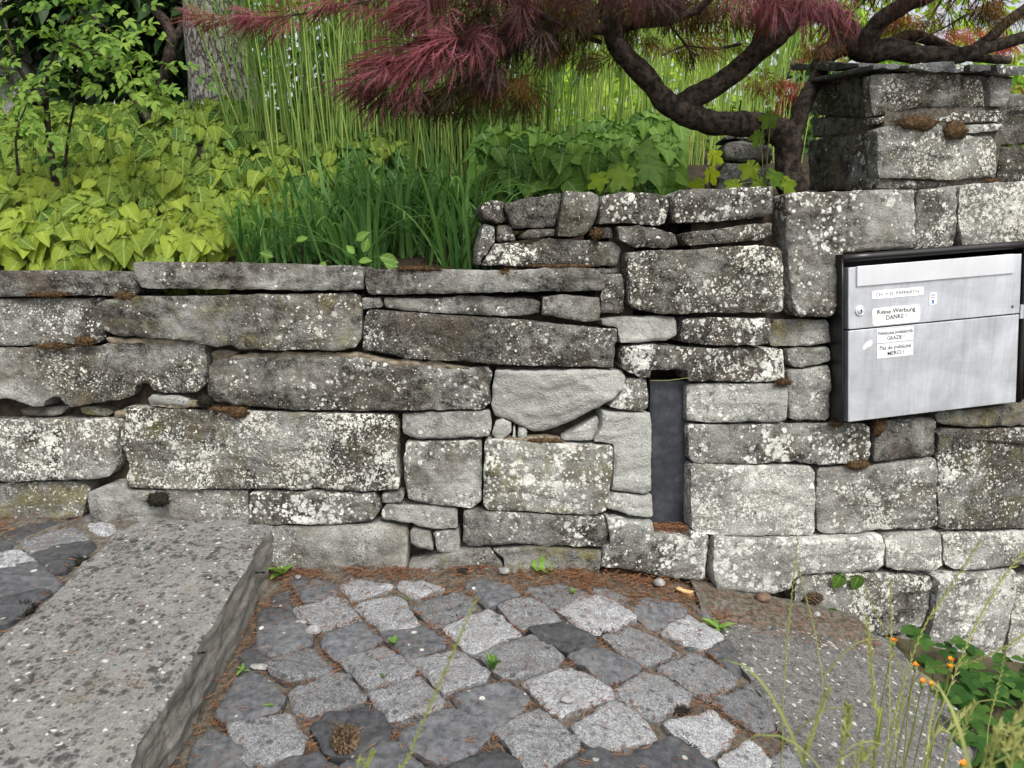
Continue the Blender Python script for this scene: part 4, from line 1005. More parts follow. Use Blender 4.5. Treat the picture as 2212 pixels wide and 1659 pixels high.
blob('pebble', gp('G:1805,795', .004), .010, MT['pebble'], 'small pale chip just left of the rounded grey pebble', 'pebble', 3, (1.3, .6, .5))
blob('pebble', gp('I:20,590', .02), .013, MT['pebble'], 'bluish white stone chip among needles below the slot', 'pebble', 4, (1.1, 1, .7))
blob('pebble', gp('I:640,700', .030), .015, MT['pebble_brown'], 'smooth brown pebble at the wall foot above the dark slab', 'pebble', 5, (1.3, 1, .75), None, .10)
blob('pebble', gp('H:810,510', .016), .010, MT['moss_dark'], 'little black stone in the needles at the wall foot', 'pebble', 6, (1.5, .8, .5))
blob('pebble', gp('G:1555,1062', .004), .011, MT['pebble'], 'pale flat chip beside the foot of the step', 'pebble', 7, (1.6, .8, .4))
blob('pebble', gp('G:1790,540', .012), .007, MT['pebble'], 'tiny tan pebble in needles at the corner by the step', 'pebble', 8)
blob('pebble', gp('H:1440,1275', .010), .009, MT['pebble'], 'small grey blue stone lying on a granite sett', 'pebble', 9, (1.3, .9, .5))
blob('pebble', gp('I:965,782', .020), .009, MT['pebble'], 'whitish pebble in front of the cone by the wall', 'pebble', 10)
blob('pebble', on_level(*pt('G:260,100'), .125), .014, MT['pebble'], 'pale flat chip lying on the upper paving by the wall', 'pebble', 11, (1.7, 1, .3))
# split piece of wood
wp = [WALL_R.to3(*WALL_R.hit(pt('I:' + w)), .035) for w in ('100,545', '150,575', '195,600', '225,625')]
m_ = MB(); m_.tube([p + Vector((0, 0, 0)) for p in wp], [.006, .013, .012, .005], 7, 0, .35, seed=4)
m_.tube([gp('I:120,625', .02), gp('I:190,640', .016), gp('I:235,630', .014)], [.003, .006, .002], 6, 0, .3, seed=8)
o = m_.build('wood_chip', MT['wood'], None, True, wp[1]); tag(o, 'split chip of yellow wood in needles below the slot', 'wood')
# pine cones
def cone(p, L, r, axis, label, seed):
    root = empty('pine_cone', p); tag(root, label, 'pine cone', 'pine cones')
    rg_ = random.Random(seed); ax = Vector(axis).normalized(); a = ax.orthogonal().normalized(); c = ax.cross(a)
    m1 = MB(); n = 90
    for i in range(n):
        t = (i + .5) / n; w = i * 2.39996
        prof_ = r * (math.sin(math.pi * (t * .86 + .09)) ** .7)
        d = a * math.cos(w) + c * math.sin(w); tn = ax.cross(d)
        base = p + ax * (t - .5) * L
        tip = base + d * prof_ + ax * (.10 + .16 * t) * r; mid = base + d * prof_ * .62
        wd = r * .24 * (1 - .35 * abs(t - .45))
        th = r * .075
        m1.add([base, mid - tn * wd, mid + tn * wd, tip - tn * wd * .55 + ax * th, tip + tn * wd * .55 + ax * th, tip - ax * th, mid - ax * th * 1.5],
               [(0, 1, 3), (0, 3, 4), (0, 4, 2), (1, 5, 3), (3, 5, 4), (4, 5, 2), (1, 6, 5), (5, 6, 2), (0, 6, 1), (0, 2, 6)])
    m1.build('scale_spiral', MT['cone'], root, False, p)
    m2 = MB(); m2.tube([p - ax * L * .48, p, p + ax * L * .45], [r * .3, r * .45, r * .15], 8); m2.build('core', MT['bark'], root, True, p)
cone(gp('H:108,1545', .020), .044, .024, (.5, -.6, .45), 'open brown pine cone lying on the dark sett in the foreground', 3)
cone(gp('I:935,716', .034), .046, .017, (.9, .1, .15), 'pine cone lying at the foot of the wall above the dark slab', 5)

# moss cushions in the joints
def cushion(name, p, rx, rz, nrm, mat, label, seed, up_axis=None):
    bm = bmesh.new(); bmesh.ops.create_icosphere(bm, subdivisions=3, radius=1); vs_ = []
    nrm = Vector(nrm).normalized(); a = Vector((1, 0, 0)); a = (a - nrm * a.dot(nrm)).normalized(); c = nrm.cross(a)
    for v in bm.verts:
        k = 1 + .35 * noise.fractal(v.co * 2.3 + Vector((seed * 2.7, 0, 0)), 1, 2, 3)
        vs_.append(p + (a * v.co.x * rx + c * v.co.y * rz + nrm * v.co.z * min(rx, rz) * .7) * k)
    fs = [tuple(v.index for v in f.verts) for f in bm.faces]; bm.free()
    m1 = MB(); m1.add(vs_, fs); rg_ = random.Random(seed)
    for _ in range(int(130 + rx * 4000)):                            # short fuzz
        v = rg_.choice(vs_); d = (v - p).normalized() + Vector((rg_.uniform(-.5, .5), rg_.uniform(-.5, .5), rg_.uniform(-.2, .6)))
        m1.tube([v, v + d * rg_.uniform(.003, .007)], [.0007, .0003], 3, 0, cap=False)
    o = m1.build(name, mat, None, True, p); tag(o, label, 'moss', 'moss cushions on the wall and paving'); return o
MOSS = [('D:760,303', L_, .022, .010, 'moss', 'brown moss cushion under the long cap slab near its left end'), ('D:520,572', L_, .022, .012, 'moss', 'brown moss cushion at the lower right corner of the leftmost block'),
        ('D:330,602', L_, .040, .007, 'moss', 'thin rusty moss strip in the joint at far left of the wall'), ('D:300,292', L_, .045, .006, 'moss', 'thin rusty moss strip under the leftmost cap slab'),
        ('D:1232,930', L_, .015, .013, 'moss_dark', 'dark moss tuft in the gap beside the pale wedge stone'), ('D:1430,998', L_, .024, .013, 'moss', 'brown moss cushion on top of the largest lichened block'),
        ('D:1340,978', L_, .03, .006, 'moss', 'flat moss strip beside the cushion on the largest block'), ('D:955,1520', L_, .024, .017, 'moss_dark', 'dark moss cushion on the low stone behind the step'),
        ('E:1300,1172', L_, .040, .007, 'moss', 'rusty moss strip under the pale triangular stone'), ('E:1100,165', L_, .026, .008, 'moss', 'rusty moss growing in the notch of the cap slab'),
        ('E:550,137', L_, .05, .005, 'moss', 'thin rusty moss fringe along the cap slab below the strap leaves'), ('E:1400,122', L_, .07, .004, 'moss', 'long thin moss fringe below the turned wall end'),
        ('F:1330,1085', R_, .014, .022, 'moss', 'rusty moss tuft in the joint below the letterbox'), ('F:1210,1312', R_, .027, .011, 'moss', 'brown moss cushion above the square grey block'),
        ('F:762,818', R_, .017, .009, 'moss', 'small brown moss cushion right of the notched lintel'), ('F:1080,1062', R_, .014, .008, 'moss', 'small moss cushion under the letterbox corner'),
        ('C:1560,740', PF, .052, .016, 'moss', 'long brown moss cushion across the pillar front'), ('C:1790,785', PF, .032, .020, 'moss', 'round brown moss cushion right of centre on the pillar front'),
        ('C:2020,1092', PF, .020, .008, 'moss', 'small moss cushion at the foot of the pillar'), ('B:1640,1400', R_, .014, .010, 'moss', 'small brown moss and needle tuft in the upper course')]
for i, (w, pl, rx, rz, mt, lb) in enumerate(MOSS):
    h = .004 if not w.startswith('B') else -.03
    cushion('moss_cushion', pl.to3(*pl.hit(pt(w)), h), rx, rz, pl.n, MT[mt], lb, i)
for i, (w, rx, ry, lb) in enumerate((('I:845,910', .016, .012, 'black moss tuft on the dark slab'), ('I:672,1240', .012, .030, 'long black moss strip at the edge of the dark slab'), ('I:150,1470', .014, .010, 'black moss between setts left of the dark slab'),
                                ('I:190,1530', .016, .010, 'smaller black moss patch in the lowest joint by the dark slab'), ('H:1640,850', .028, .010, 'black moss under the corner of a light sett'), ('H:1490,955', .016, .010, 'black moss below the dark lichen dotted sett'),
                                ('H:790,745', .020, .007, 'black moss between two light setts under the wall'), ('H:2110,1300', .018, .008, 'black moss at the lower edge of a light sett'))):
    cushion('moss_cushion', gp(w, -.006), rx, ry, (0, 0, 1), MT['moss_dark'], lb, 40 + i)
cushion('moss_cushion', on_level(*pt('G:140,710'), .107), .020, .016, (0, 0, 1), MT['moss_dark'], 'black moss in the joint left of the step slab', 60)
cushion('moss_cushion', on_level(*pt('G:470,420'), .108), .022, .012, (0, 0, 1), MT['moss_dark'], 'dark moss at the back left edge of the step slab', 61)
for i, w in enumerate(('G:1660,255', 'G:1280,970', 'G:1497,488')):
    p = at(*pt(w), (1.60, 1.13, 1.45)[i]); p.x = -.552 if i else -.57
    cushion('moss_cushion', p, .008, .011, (1, 0, 0), MT['moss_dark'], ('black moss spot at the back corner of the step riser', 'black moss spot low on the step riser', 'black moss spot midway on the step riser')[i], 70 + i)

# ================================================================== PLANTS
def leaf_shape(kind, bend=.25, cup=.18, rg_=random, rows=8):
    """returns verts (x across, y along, z up), faces, uv for a unit-length leaf"""
    prof = {'ivy': [(-.10, .0), (-.03, .28), (.08, .37), (.22, .39), (.40, .35), (.58, .275), (.76, .18), (.91, .08), (1.0, .006)],
            'oval': [(0, .01), (.12, .17), (.28, .27), (.45, .31), (.62, .28), (.78, .19), (.90, .09), (1.0, .004)],
            'long': [(0, .02), (.12, .09), (.30, .15), (.50, .17), (.70, .14), (.86, .07), (1.0, .003)]}[kind]
    vs_, uv, fs = [], [], []
    for i, (y, w) in enumerate(prof):
        wob = 1 + rg_.uniform(-.06, .06)
        for k, u in enumerate((-1, -.55, 0, .55, 1)):
            yy = y
            if kind == 'ivy' and i <= 1: yy = y - (.10 if abs(u) == .55 else (.02 if abs(u) == 1 else -.13 if i == 0 else -.05))
            z = cup * w * (u * u) - bend * max(0, y) ** 2 + .02 * math.sin(7 * y + 3 * u)
            vs_.append(Vector((u * w * wob, yy, z))); uv.append((u * w * 2.1, y, 0))
    for i in range(len(prof) - 1):
        for k in range(4):
            a = i * 5 + k; fs.append((a, a + 1, a + 6, a + 5))
    return vs_, fs, uv
def orient(along, normal):
    y = Vector(along).normalized(); n = Vector(normal); n = (n - y * n.dot(y)).normalized(); x = y.cross(n)
    return Matrix((x, y, n)).transposed()

# ------------------------------------------------------------------ ivy covering the slope
def ivy_patch(label, spots, n_parts, seed, mat='ivy', group=None):
    rg_ = random.Random(seed)
    cen = Vector((sum(s[0].x for s in spots) / len(spots), min(s[0].y for s in spots), min(s[0].z for s in spots)))
    root = empty('ivy', cen); tag(root, label, 'ivy', group)
    shapes = []
    for k in range(10):
        v, f, uv = leaf_shape('ivy', rg_.uniform(.05, .45), rg_.uniform(.0, .5), rg_)
        me = bpy.data.meshes.new('leaf'); me.from_pydata([tuple(p) for p in v], [], f); me.materials.append(MT[mat])
        me.polygons.foreach_set('use_smooth', [True] * len(me.polygons))
        a = me.attributes.new('luv', 'FLOAT_VECTOR', 'POINT'); a.data.foreach_set('vector', np.array(uv, dtype=np.float32).ravel())
        shapes.append((me, v, f, uv))
    rest = MB()
    for i, (p, along, nrm, size, tint) in enumerate(spots):
        me, v, f, uv = rg_.choice(shapes); Mx = orient(along, nrm)
        if i < n_parts:
            o = bpy.data.objects.new('leaf', me); link(o, root)
            o.matrix_local = Matrix.Translation(p - cen) @ Mx.to_4x4() @ Matrix.Scale(size, 4)
            o.color = (1 + tint, 1, 1, 1)
        else:
            rest.add([p + Mx @ (q * size) for q in v], f, tint, uv)
    if rest.v:
        o = rest.build('foliage', MT[mat], root, True, cen); o['kind'] = 'stuff'
    return root
def ivy_spots(n, region, seed, near_tint, far_tint, size=(.034, .072), lift=0.0):
    rg_ = random.Random(seed); out = []
    for _ in range(n):
        x, y = region(rg_)
        bumpz = .055 * noise.noise(Vector((x * 3.2, y * 3.2, 2))) + .02 * noise.noise(Vector((x * 9, y * 9, 5)))
        p = Vector((x, y, garden_z(x, y) + .075 + lift + bumpz + rg_.uniform(-.095, .040)))
        along = Vector((rg_.gauss(0, .42), -.52 + rg_.gauss(0, .25), -.85 + rg_.gauss(0, .30)))
        nrm = Vector((rg_.gauss(0, .40), -.90 + rg_.gauss(0, .28), .55 + rg_.gauss(0, .28)))
        t = near_tint + (far_tint - near_tint) * min(1, max(0, (y - 1.8) / .55)) + rg_.gauss(0, .20)
        t += .22 * noise.noise(Vector((x * 2.5, y * 2.5, 8)))
        out.append((p, along, nrm, rg_.uniform(*size), max(0, min(1, t))))
    out.sort(key=lambda s: s[0].y)
    return out
def reg_left(rg_):
    while True:
        y = 1.80 + 1.12 * rg_.random() ** 1.05; x = rg_.uniform(-1.55, -.02) * (y / 1.8) ** .8
        edge = -.74 + (y - 1.85) * .62
        if x < edge + rg_.gauss(0, .05) and x < .05: return x, y
sp1 = ivy_spots(2700, reg_left, 1, .80, .40) + ivy_spots(260, (lambda r_: (r_.uniform(-1.3, -.70), r_.uniform(1.79, 1.92))), 4, .80, .6)
sp1 += ivy_spots(600, (lambda r_: (r_.uniform(-2.8, -1.5), r_.uniform(1.80, 2.8))), 5, .8, .4)
sp1.sort(key=lambda s: s[0].y)
front = [s for s in sp1 if s[0].x > -1.24 * s[0].y / 1.8][:300]; ids = set(id(s) for s in front)
ivy_patch('broad yellow green ivy covering the slope above the low wall at left', front + [s for s in sp1 if id(s) not in ids], 300, 1)
def reg_right(rg_):
    y = rg_.uniform(2.15, 2.75); return rg_.uniform(-.10, .50) * y / 2.3, y
ivy_patch('glossy green ivy mound behind the turned wall end, under the tall grass', ivy_spots(720, reg_right, 2, .30, .62, (.05, .085), .10), 110, 2, 'ivy_green')
def reg_mid(rg_):
    y = rg_.uniform(2.0, 2.8); return rg_.uniform(-.55, .0) * y / 2, y
ivy_patch('dark ivy between the strap leaves and the tall grass stems', ivy_spots(240, reg_mid, 3, .2, .2, (.05, .08)), 60, 3, 'ivy_green')

# ------------------------------------------------------------------ strap-leaved clumps just behind the cap slabs
def strap_clump(x, y, n, h, seed, label):
    rg_ = random.Random(seed); base = Vector((x, y, garden_z(x, y) - .01)); root = empty('strap_leaf_plant', base)
    tag(root, label, 'plant', 'strap leaved plants behind the wall')
    for k in range(n):
        az = rg_.uniform(0, 2 * math.pi); lean = abs(rg_.gauss(.0, .42)) + .04
        d = Vector((math.cos(az) * lean, math.sin(az) * lean * .7, 1)).normalized()
        L = h * rg_.uniform(.62, 1.15); p = base + Vector((rg_.gauss(0, .035), rg_.gauss(0, .02), 0)); pts = [p]; droop = rg_.uniform(.3, 1.9)
        for i in range(9):
            t = i / 9; d2 = (d + Vector((d.x, d.y, 0)) * droop * t * t * 2.2 - Vector((0, 0, droop * t ** 3 * 1.4))).normalized()
            p = p + d2 * L / 9; pts.append(p)
        w = rg_.uniform(.0034, .0066)
        wid = [w * .8] + [w * (1 - (i / 9) ** 2.6) + .0004 for i in range(1, 10)]
        side = Vector((-d.y, d.x, 0)) if Vector((d.x, d.y)).length > .05 else Vector((1, 0, 0))
        side = (side.normalized() + Vector((rg_.uniform(-.7, .7), rg_.uniform(-.3, .3), 0)))
        m1 = MB(); m1.strip(pts, wid, side.normalized(), max(0, min(1, rg_.gauss(.35, .22))), .35)
        m1.build('blade', MT['iris'], root, True, pts[0])
cl = [(-.62, 1.86, 34, .22, 'low strap leaved plant at the left end beside the ivy'), (-.50, 1.90, 40, .27, 'strap leaved plant second from the ivy behind the cap slab'), (-.37, 1.86, 44, .27, 'arching strap leaved plant in the middle of the row'),
      (-.27, 1.94, 40, .32, 'tall strap leaved plant behind the middle of the row'), (-.13, 1.87, 46, .31, 'upright fan of strap leaves nearest the turned wall end'), (-.44, 2.05, 34, .28, 'strap leaved plant at the back below the grass stems'), (-.17, 2.08, 34, .29, 'strap leaved plant at the back near the turned wall end')]
for i, a in enumerate(cl): strap_clump(a[0], a[1], int(a[2] * 1.25), a[3], 30 + i, a[4])

# ------------------------------------------------------------------ tall grass
def grass_clump(x, y, nst, h, spread, seed, label, tint=.45, lean=(0, 0), blade_n=2):
    rg_ = random.Random(seed); base = Vector((x, y, garden_z(x, y) - .02)); root = empty('tall_grass', base)
    tag(root, label, 'grass', 'tall grass clumps on the slope')
    st_, bl, dead = MB(), MB(), MB()
    for k in range(nst):
        p = base + Vector((rg_.gauss(0, spread), rg_.gauss(0, spread * .45), 0)); L = h * rg_.uniform(.75, 1.15)
        d = Vector((rg_.gauss(lean[0], .085), rg_.gauss(lean[1] - .02, .06), 1)).normalized(); q = p.copy(); pts = [q.copy()]
        bx, by = rg_.gauss(0, .06), rg_.gauss(0, .05)
        for i in range(6):
            t = (i + 1) / 6; q = q + (d + Vector((bx, by, 0)) * t * 1.5).normalized() * L / 6; pts.append(q.copy())
        t0 = max(0, min(1, rg_.gauss(tint, .28))); r0 = rg_.uniform(.0017, .0030)
        (dead if rg_.random() < .09 else st_).tube(pts, [r0 * (1 - .6 * i / 6) for i in range(7)], 5, min(1, t0 + .18), cap=False)
        for j in range(blade_n):
            i0 = rg_.randint(2, 5); q = pts[i0].copy(); az = rg_.uniform(0, 2 * math.pi); up_ = rg_.uniform(1.4, 3.5)
            d2 = Vector((math.cos(az), math.sin(az) * .8, up_)).normalized(); bp = [q.copy()]; BL = rg_.uniform(.25, .6) * h * .8; dr = rg_.uniform(.1, .9)
            for i in range(7):
                t = (i + 1) / 7; q = q + (d2 - Vector((0, 0, dr * t * t * 2.0)) + Vector((d2.x, d2.y, 0)) * t * .6).normalized() * BL / 7; bp.append(q.copy())
            w = rg_.uniform(.0022, .0048)
            bl.strip(bp, [w * .5] + [w * (1 - (i / 7) ** 2) + .0003 for i in range(1, 8)], Vector((-math.sin(az), math.cos(az), .2)).normalized(), max(0, min(1, t0 + rg_.gauss(0, .12))), .25)
    o = st_.build('stems', MT['grass'], root, True, base); o['kind'] = 'stuff'
    if dead.v: o = dead.build('dead_stems', MT['drygrass'], root, True, base); o['kind'] = 'stuff'
    o = bl.build('blades', MT['grass'], root, True, base); o['kind'] = 'stuff'
gc = [(-.80, 2.62, 60, 1.15, .07, 'tall grass clump leaning left beside the pine trunk', .40, (-.06, 0)), (-.58, 2.50, 95, 1.2, .09, 'dense tall grass clump at the left of the stand', .42, (-.02, 0)),
      (-.36, 2.55, 110, 1.2, .09, 'tall grass clump left of the hanging maple spray', .38, (0, 0)), (-.14, 2.50, 120, 1.15, .09, 'tall grass clump under the hanging maple spray', .30, (.01, 0)),
      (.06, 2.45, 110, 1.1, .07, 'dark green grass clump right of the hanging maple spray', .26, (.03, 0)), (.30, 2.95, 90, 1.2, .11, 'bright grass clump behind the ivy mound', .62, (.03, 0)),
      (.62, 3.1, 100, 1.25, .13, 'sunlit grass clump behind the fork of the maple', .75, (.05, 0)), (.98, 3.2, 90, 1.2, .13, 'pale grass clump between the maple trunk and the pillar', .70, (.02, 0)), (-.35, 3.05, 90, 1.3, .2, 'tall grass clump at the back of the stand', .5, (0, 0))]  # paler tints on the rear right clumps paint the light on them
for i, a in enumerate(gc): grass_clump(*a[:5], 60 + i, a[5], a[6], a[7])

# ------------------------------------------------------------------ pine trunk, evergreen shrub, rose, background trees
tb = at(492, 225, 3.15); tb.z = garden_z(tb.x, tb.y) - .05
root = empty('pine_tree', tb); tag(root, 'thick lichened pine trunk with fissured bark behind the ivy', 'tree')
m_ = MB(); pts = [tb + Vector((0, 0, z)) + Vector((-.035 * z, 0, 0)) for z in np.linspace(0, 3.2, 40)]
m_.tube(pts, [.118 + .05 * math.exp(-z * 5) - .012 * z for z in np.linspace(0, 3.2, 40)], 40, 0, .10, seed=3)
m_.build('trunk', MT['trunk'], root, True, tb)
def leaf_cloud(mb, centre, rad, n, size, kind, rg_, tint, tspread=.2, droop=.3):
    shp = [leaf_shape(kind, rg_.uniform(.1, .4), rg_.uniform(.05, .3), rg_) for _ in range(3)]
    slim = [([v[i * 5 + k] for i in (0, len(v) // 10, len(v) // 5 - 3, len(v) // 5 - 1) for k in (0, 2, 4)], [(i * 3 + k, i * 3 + k + 1, i * 3 + k + 4, i * 3 + k + 3) for i in range(3) for k in range(2)]) for v, f, u in shp]
    for _ in range(n):
        u = Vector((rg_.gauss(0, 1), rg_.gauss(0, 1), rg_.gauss(0, 1))).normalized() * rg_.random() ** .45
        p = centre + Vector((u.x * rad[0], u.y * rad[1], u.z * rad[2]))
        k = noise.noise(p * 4.5)
        if k < -.10 and rg_.random() < .8: continue
        al = Vector((u.x + rg_.gauss(0, .5), u.y + rg_.gauss(0, .5), -droop + rg_.gauss(0, .4))); nr = Vector((rg_.gauss(0, .5), rg_.gauss(-.3, .5), 1))
        Mx = orient(al, nr); v, f = rg_.choice(slim); s_ = size * rg_.uniform(.7, 1.25)
        mb.add([p + Mx @ (q * s_) for q in v], f, max(0, min(1, rg_.gauss(tint, tspread))))
def shrub(name, label, cat, base, stems, clouds, mat, size, kind, tint, seed, bark='bark', group=None, droop=.3):
    rg_ = random.Random(seed); root = empty(name, base); tag(root, label, cat, group)
    m1 = MB()
    for pts, r0 in stems:
        sp = spline(pts, 6); m1.tube([Vector(p[:3]) for p in sp], [r0 * (1 - .6 * i / len(sp)) for i in range(len(sp))], 8, 0, .25, seed=seed)
    m1.build('trunk', MT[bark], root, True, base)
    m2 = MB()
    for c, r_, n in clouds: leaf_cloud(m2, Vector(c), r_, n, size, kind, rg_, tint, droop=droop)
    o = m2.build('crown', MT[mat], root, True, base); o['kind'] = 'stuff'
    return root
bs = at(330, 190, 3.3); bs.z = garden_z(bs.x, bs.y) - .03
P_ = lambda px, py, Y: tuple(at(px, py, Y))
shrub('evergreen_shrub', 'dark evergreen shrub with crooked stems left of the pine trunk', 'shrub', bs,
      [([tuple(bs), P_(355, 180, 3.2), P_(370, 110, 3.15), P_(365, 60, 3.15), P_(330, 10, 3.2), P_(310, -60, 3.2)], .032), ([P_(372, 100, 3.15), P_(395, 60, 3.15), P_(420, 20, 3.15), P_(440, -60, 3.15)], .022), ([tuple(bs), P_(250, 150, 3.3), P_(200, 60, 3.3)], .02)],
      [(P_(250, 60, 3.55), (.42, .25, .42), 1500), (P_(360, -40, 3.5), (.5, .3, .35), 900), (P_(140, 30, 3.6), (.35, .25, .45), 900), (P_(60, 120, 3.8), (.3, .2, .3), 350), (P_(400, 130, 3.6), (.25, .2, .3), 500)], 'rhodo', .12, 'long', .35, 11)
pw = at(30, 245, 3.5)
o = rock('stone_post', [(-.12, -.1), (.10, -.1), (.085, .30), (.07, .62), (-.06, .66), (-.12, .5)], (lambda u, v, h: Vector((pw.x + u, pw.y - h, pw.z + v))), .2, MT['stone'], None, (.75, .8, .3), s=.012, rnd=.02)
tag(o, 'pale lichened stone post behind the rose at the left edge', 'post')
# rose with small leaflets
rb = at(112, 360, 2.15); rb.z = garden_z(rb.x, rb.y)
root = empty('rose_bush', rb); tag(root, 'light green rose bush with small leaflets at the upper left', 'shrub')
rg = random.Random(8); m1, m2 = MB(), MB(); tips = []
for pts, r0 in (([tuple(rb), P_(105, 290, 2.15), P_(98, 225, 2.14), P_(60, 180, 2.12), P_(30, 120, 2.1), P_(10, 40, 2.1)], .010), ([P_(100, 230, 2.14), P_(105, 150, 2.1), P_(130, 80, 2.08), P_(170, 10, 2.05), P_(190, -40, 2.05)], .006),
                ([P_(98, 225, 2.14), P_(50, 215, 2.1), P_(10, 150, 2.1), P_(-40, 120, 2.1)], .006), ([P_(128, 85, 2.08), P_(190, 110, 2.04), P_(250, 130, 2.0), P_(310, 160, 2.0), P_(345, 190, 2.0)], .0035),
                ([P_(170, 15, 2.05), P_(230, 60, 2.0), P_(285, 110, 2.0)], .003), ([P_(140, 360, 2.2), P_(150, 280, 2.18), P_(165, 200, 2.15), P_(175, 120, 2.1), P_(170, 60, 2.1)], .0045), ([P_(40, 380, 2.0), P_(35, 290, 2.0), P_(60, 220, 2.0)], .004)):
    sp = spline(pts, 8); m1.tube([Vector(p) for p in sp], [r0 * (1 - .7 * i / len(sp)) for i in range(len(sp))], 7, 0, .15)
    tips += [Vector(p) for p in sp[len(sp) // 3:]]
m1.build('stem', MT['bark'], root, True, rb)
lf = [leaf_shape('oval', .25, .2, rg) for _ in range(4)]
def pinnate(mb, p, d, L, n, rg_, tint, lsize):
    side = d.cross(Vector((rg_.uniform(-.3, .3), rg_.uniform(-1, -.4), .6))).normalized()
    mb.tube([p, p + d * L * .5 - Vector((0, 0, .06 * L)), p + d * L - Vector((0, 0, .2 * L))], [.0008, .0007, .0004], 3, tint, cap=False)
    for k in range(n):
        q = p + d * L * (k + 1) / (n + .3) - Vector((0, 0, .2 * L * ((k + 1) / n) ** 2))
        for sgn in (-1, 1):
            al = side * sgn + d * .6; v, f, uv = rg_.choice(lf); nr = side.cross(d) * (1 if side.cross(d).z > 0 else -1) + Vector((rg_.gauss(0, .3), rg_.gauss(-.3, .3), 0))
            Mx = orient(al, nr); s_ = lsize * rg_.uniform(.8, 1.2); mb.add([q + Mx @ (w * s_) for w in v], f, tint, uv)
    v, f, uv = rg_.choice(lf); Mx = orient(d + Vector((0, 0, -.4)), (0, -.5, 1)); mb.add([p + d * L - Vector((0, 0, .2 * L)) + Mx @ (w * lsize * 1.2) for w in v], f, tint, uv)
for _ in range(175):
    p = rg.choice(tips) + Vector((rg.gauss(0, .035), rg.gauss(0, .04), rg.gauss(0, .035)))
    d = Vector((rg.gauss(.15, .7), rg.gauss(-.3, .5), rg.gauss(-.05, .4))).normalized()
    pinnate(m2, p, d, rg.uniform(.05, .085), rg.choice((2, 3)), rg, max(0, min(1, rg.gauss(.55, .25))), .0205)
o = m2.build('foliage', MT['rose'], root, True, rb); o['kind'] = 'stuff'

# background trees and hedge
TREES = [('leafy_tree', 'bright green tree standing behind the middle of the grass', (.3, 7.0), [((.2, 7, 2.0), (1.1, .6, .9), 2600), ((.9, 7.3, 1.7), (.8, .6, .7), 1800)], 'bright', .10, .62),
         ('leafy_tree', 'bright green tree seen through the maple branches at right', (2.3, 6.5), [((2.4, 6.5, 2.0), (1.2, .6, .9), 2600), ((3.6, 6.8, 1.9), (1.0, .6, .8), 1500)], 'bright', .10, .50),
         ('leafy_tree', 'deep green tree standing behind the left of the grass', (-1.2, 6.5), [((-1.3, 6.5, 2.1), (1.0, .6, 1.0), 2400), ((-2.6, 6.8, 2.2), (1.0, .6, 1.1), 2000)], 'bright', .10, .25),
         ('leafy_tree', 'green tree at the far left behind the rose', (-3.6, 6.0), [((-3.6, 6.0, 2.3), (.9, .6, 1.1), 1700)], 'bright', .10, .35)]
for i, (nm, lb, (x, y), cls, mt, sz, tn) in enumerate(TREES):
    bz = garden_z(x, y); b0 = Vector((x, y, bz - .05))
    shrub(nm, lb, 'tree', b0, [([tuple(b0), (x + .05, y, bz + .6), (x, y, bz + 1.3)], .07), ([(x + .04, y, bz + .5), (x + .4, y, bz + 1.0)], .04)], cls, mt, sz, 'oval', tn, 90 + i, group='trees behind the garden')
HEDGE = [((-.9, 4.6), 'rhodo', .5, 'dark shrub behind the grass at left'), ((.15, 5.0), 'bright', .75, 'pale green shrub low behind the ivy mound'), ((1.0, 4.6), 'bright', .7, 'light green shrub behind the maple fork'), ((1.75, 4.3), 'rhodo', .7, 'dark fine shrub between the maple trunk and the pillar'), ((2.9, 4.6), 'bright', .45, 'green shrub beyond the pillar top')]
for i, ((x, y), mt, tn, lb) in enumerate(HEDGE):
    bz = garden_z(x, y); b0 = Vector((x, y, bz - .05))
    shrub('garden_shrub', lb, 'shrub', b0, [([tuple(b0), (x, y, bz + .35)], .03), ([tuple(b0), (x + .15, y, bz + .3)], .02)], [((x, y, bz + .25), (.5, .3, .32), 1100)], mt, .075, 'oval', tn, 120 + i, group='shrubs behind the garden')

# ------------------------------------------------------------------ Japanese maple
mb_ = at(1712, 415, 2.02); mb_.z = garden_z(mb_.x, mb_.y) - .05
maple = empty('japanese_maple', mb_); tag(maple, 'red leaved weeping maple with dark crooked branches above the wall', 'tree')
def branch(name, pts, seed, n=9, sides=14):
    """pts: (px, py, Y, thickness in px)"""
    P = [(*at(a, b_, Y), th / FPX * Y / 2 * .90) for a, b_, Y, th in pts]
    sp = spline(P, n); m1 = MB()
    for i, p in enumerate(sp):                                      # knotty, crooked growth
        k = Vector(p[:3]) * 9 + Vector((seed * 2.3, 0, 0)); g_ = p[3] * .55 * min(1, i / 4)
        p[0] += g_ * noise.noise(k); p[1] += g_ * noise.noise(k + Vector((7, 0, 0))); p[2] += g_ * noise.noise(k + Vector((0, 7, 0))); p[3] *= 1 + .14 * noise.noise(k * 1.2)
    m1.tube([Vector(p[:3]) for p in sp], [max(.001, p[3]) for p in sp], sides, 0, .15, seed=seed)
    return m1.build(name, MT['bark'], maple, True, Vector(P[0][:3]))
branch('trunk', [(1720, 440, 2.02, 66), (1712, 400, 2.02, 62), (1704, 340, 2.02, 58), (1692, 300, 2.02, 62), (1655, 278, 2.01, 60), (1600, 268, 2.0, 52), (1540, 263, 2.0, 52), (1490, 246, 2.0, 58), (1455, 228, 2.0, 46)], 1)
branch('branch', [(1500, 250, 2.0, 48), (1450, 228, 1.99, 48), (1410, 190, 1.97, 46), (1365, 135, 1.95, 44), (1332, 85, 1.93, 44), (1322, 40, 1.92, 50), (1312, -10, 1.92, 46), (1300, -90, 1.92, 38)], 2)
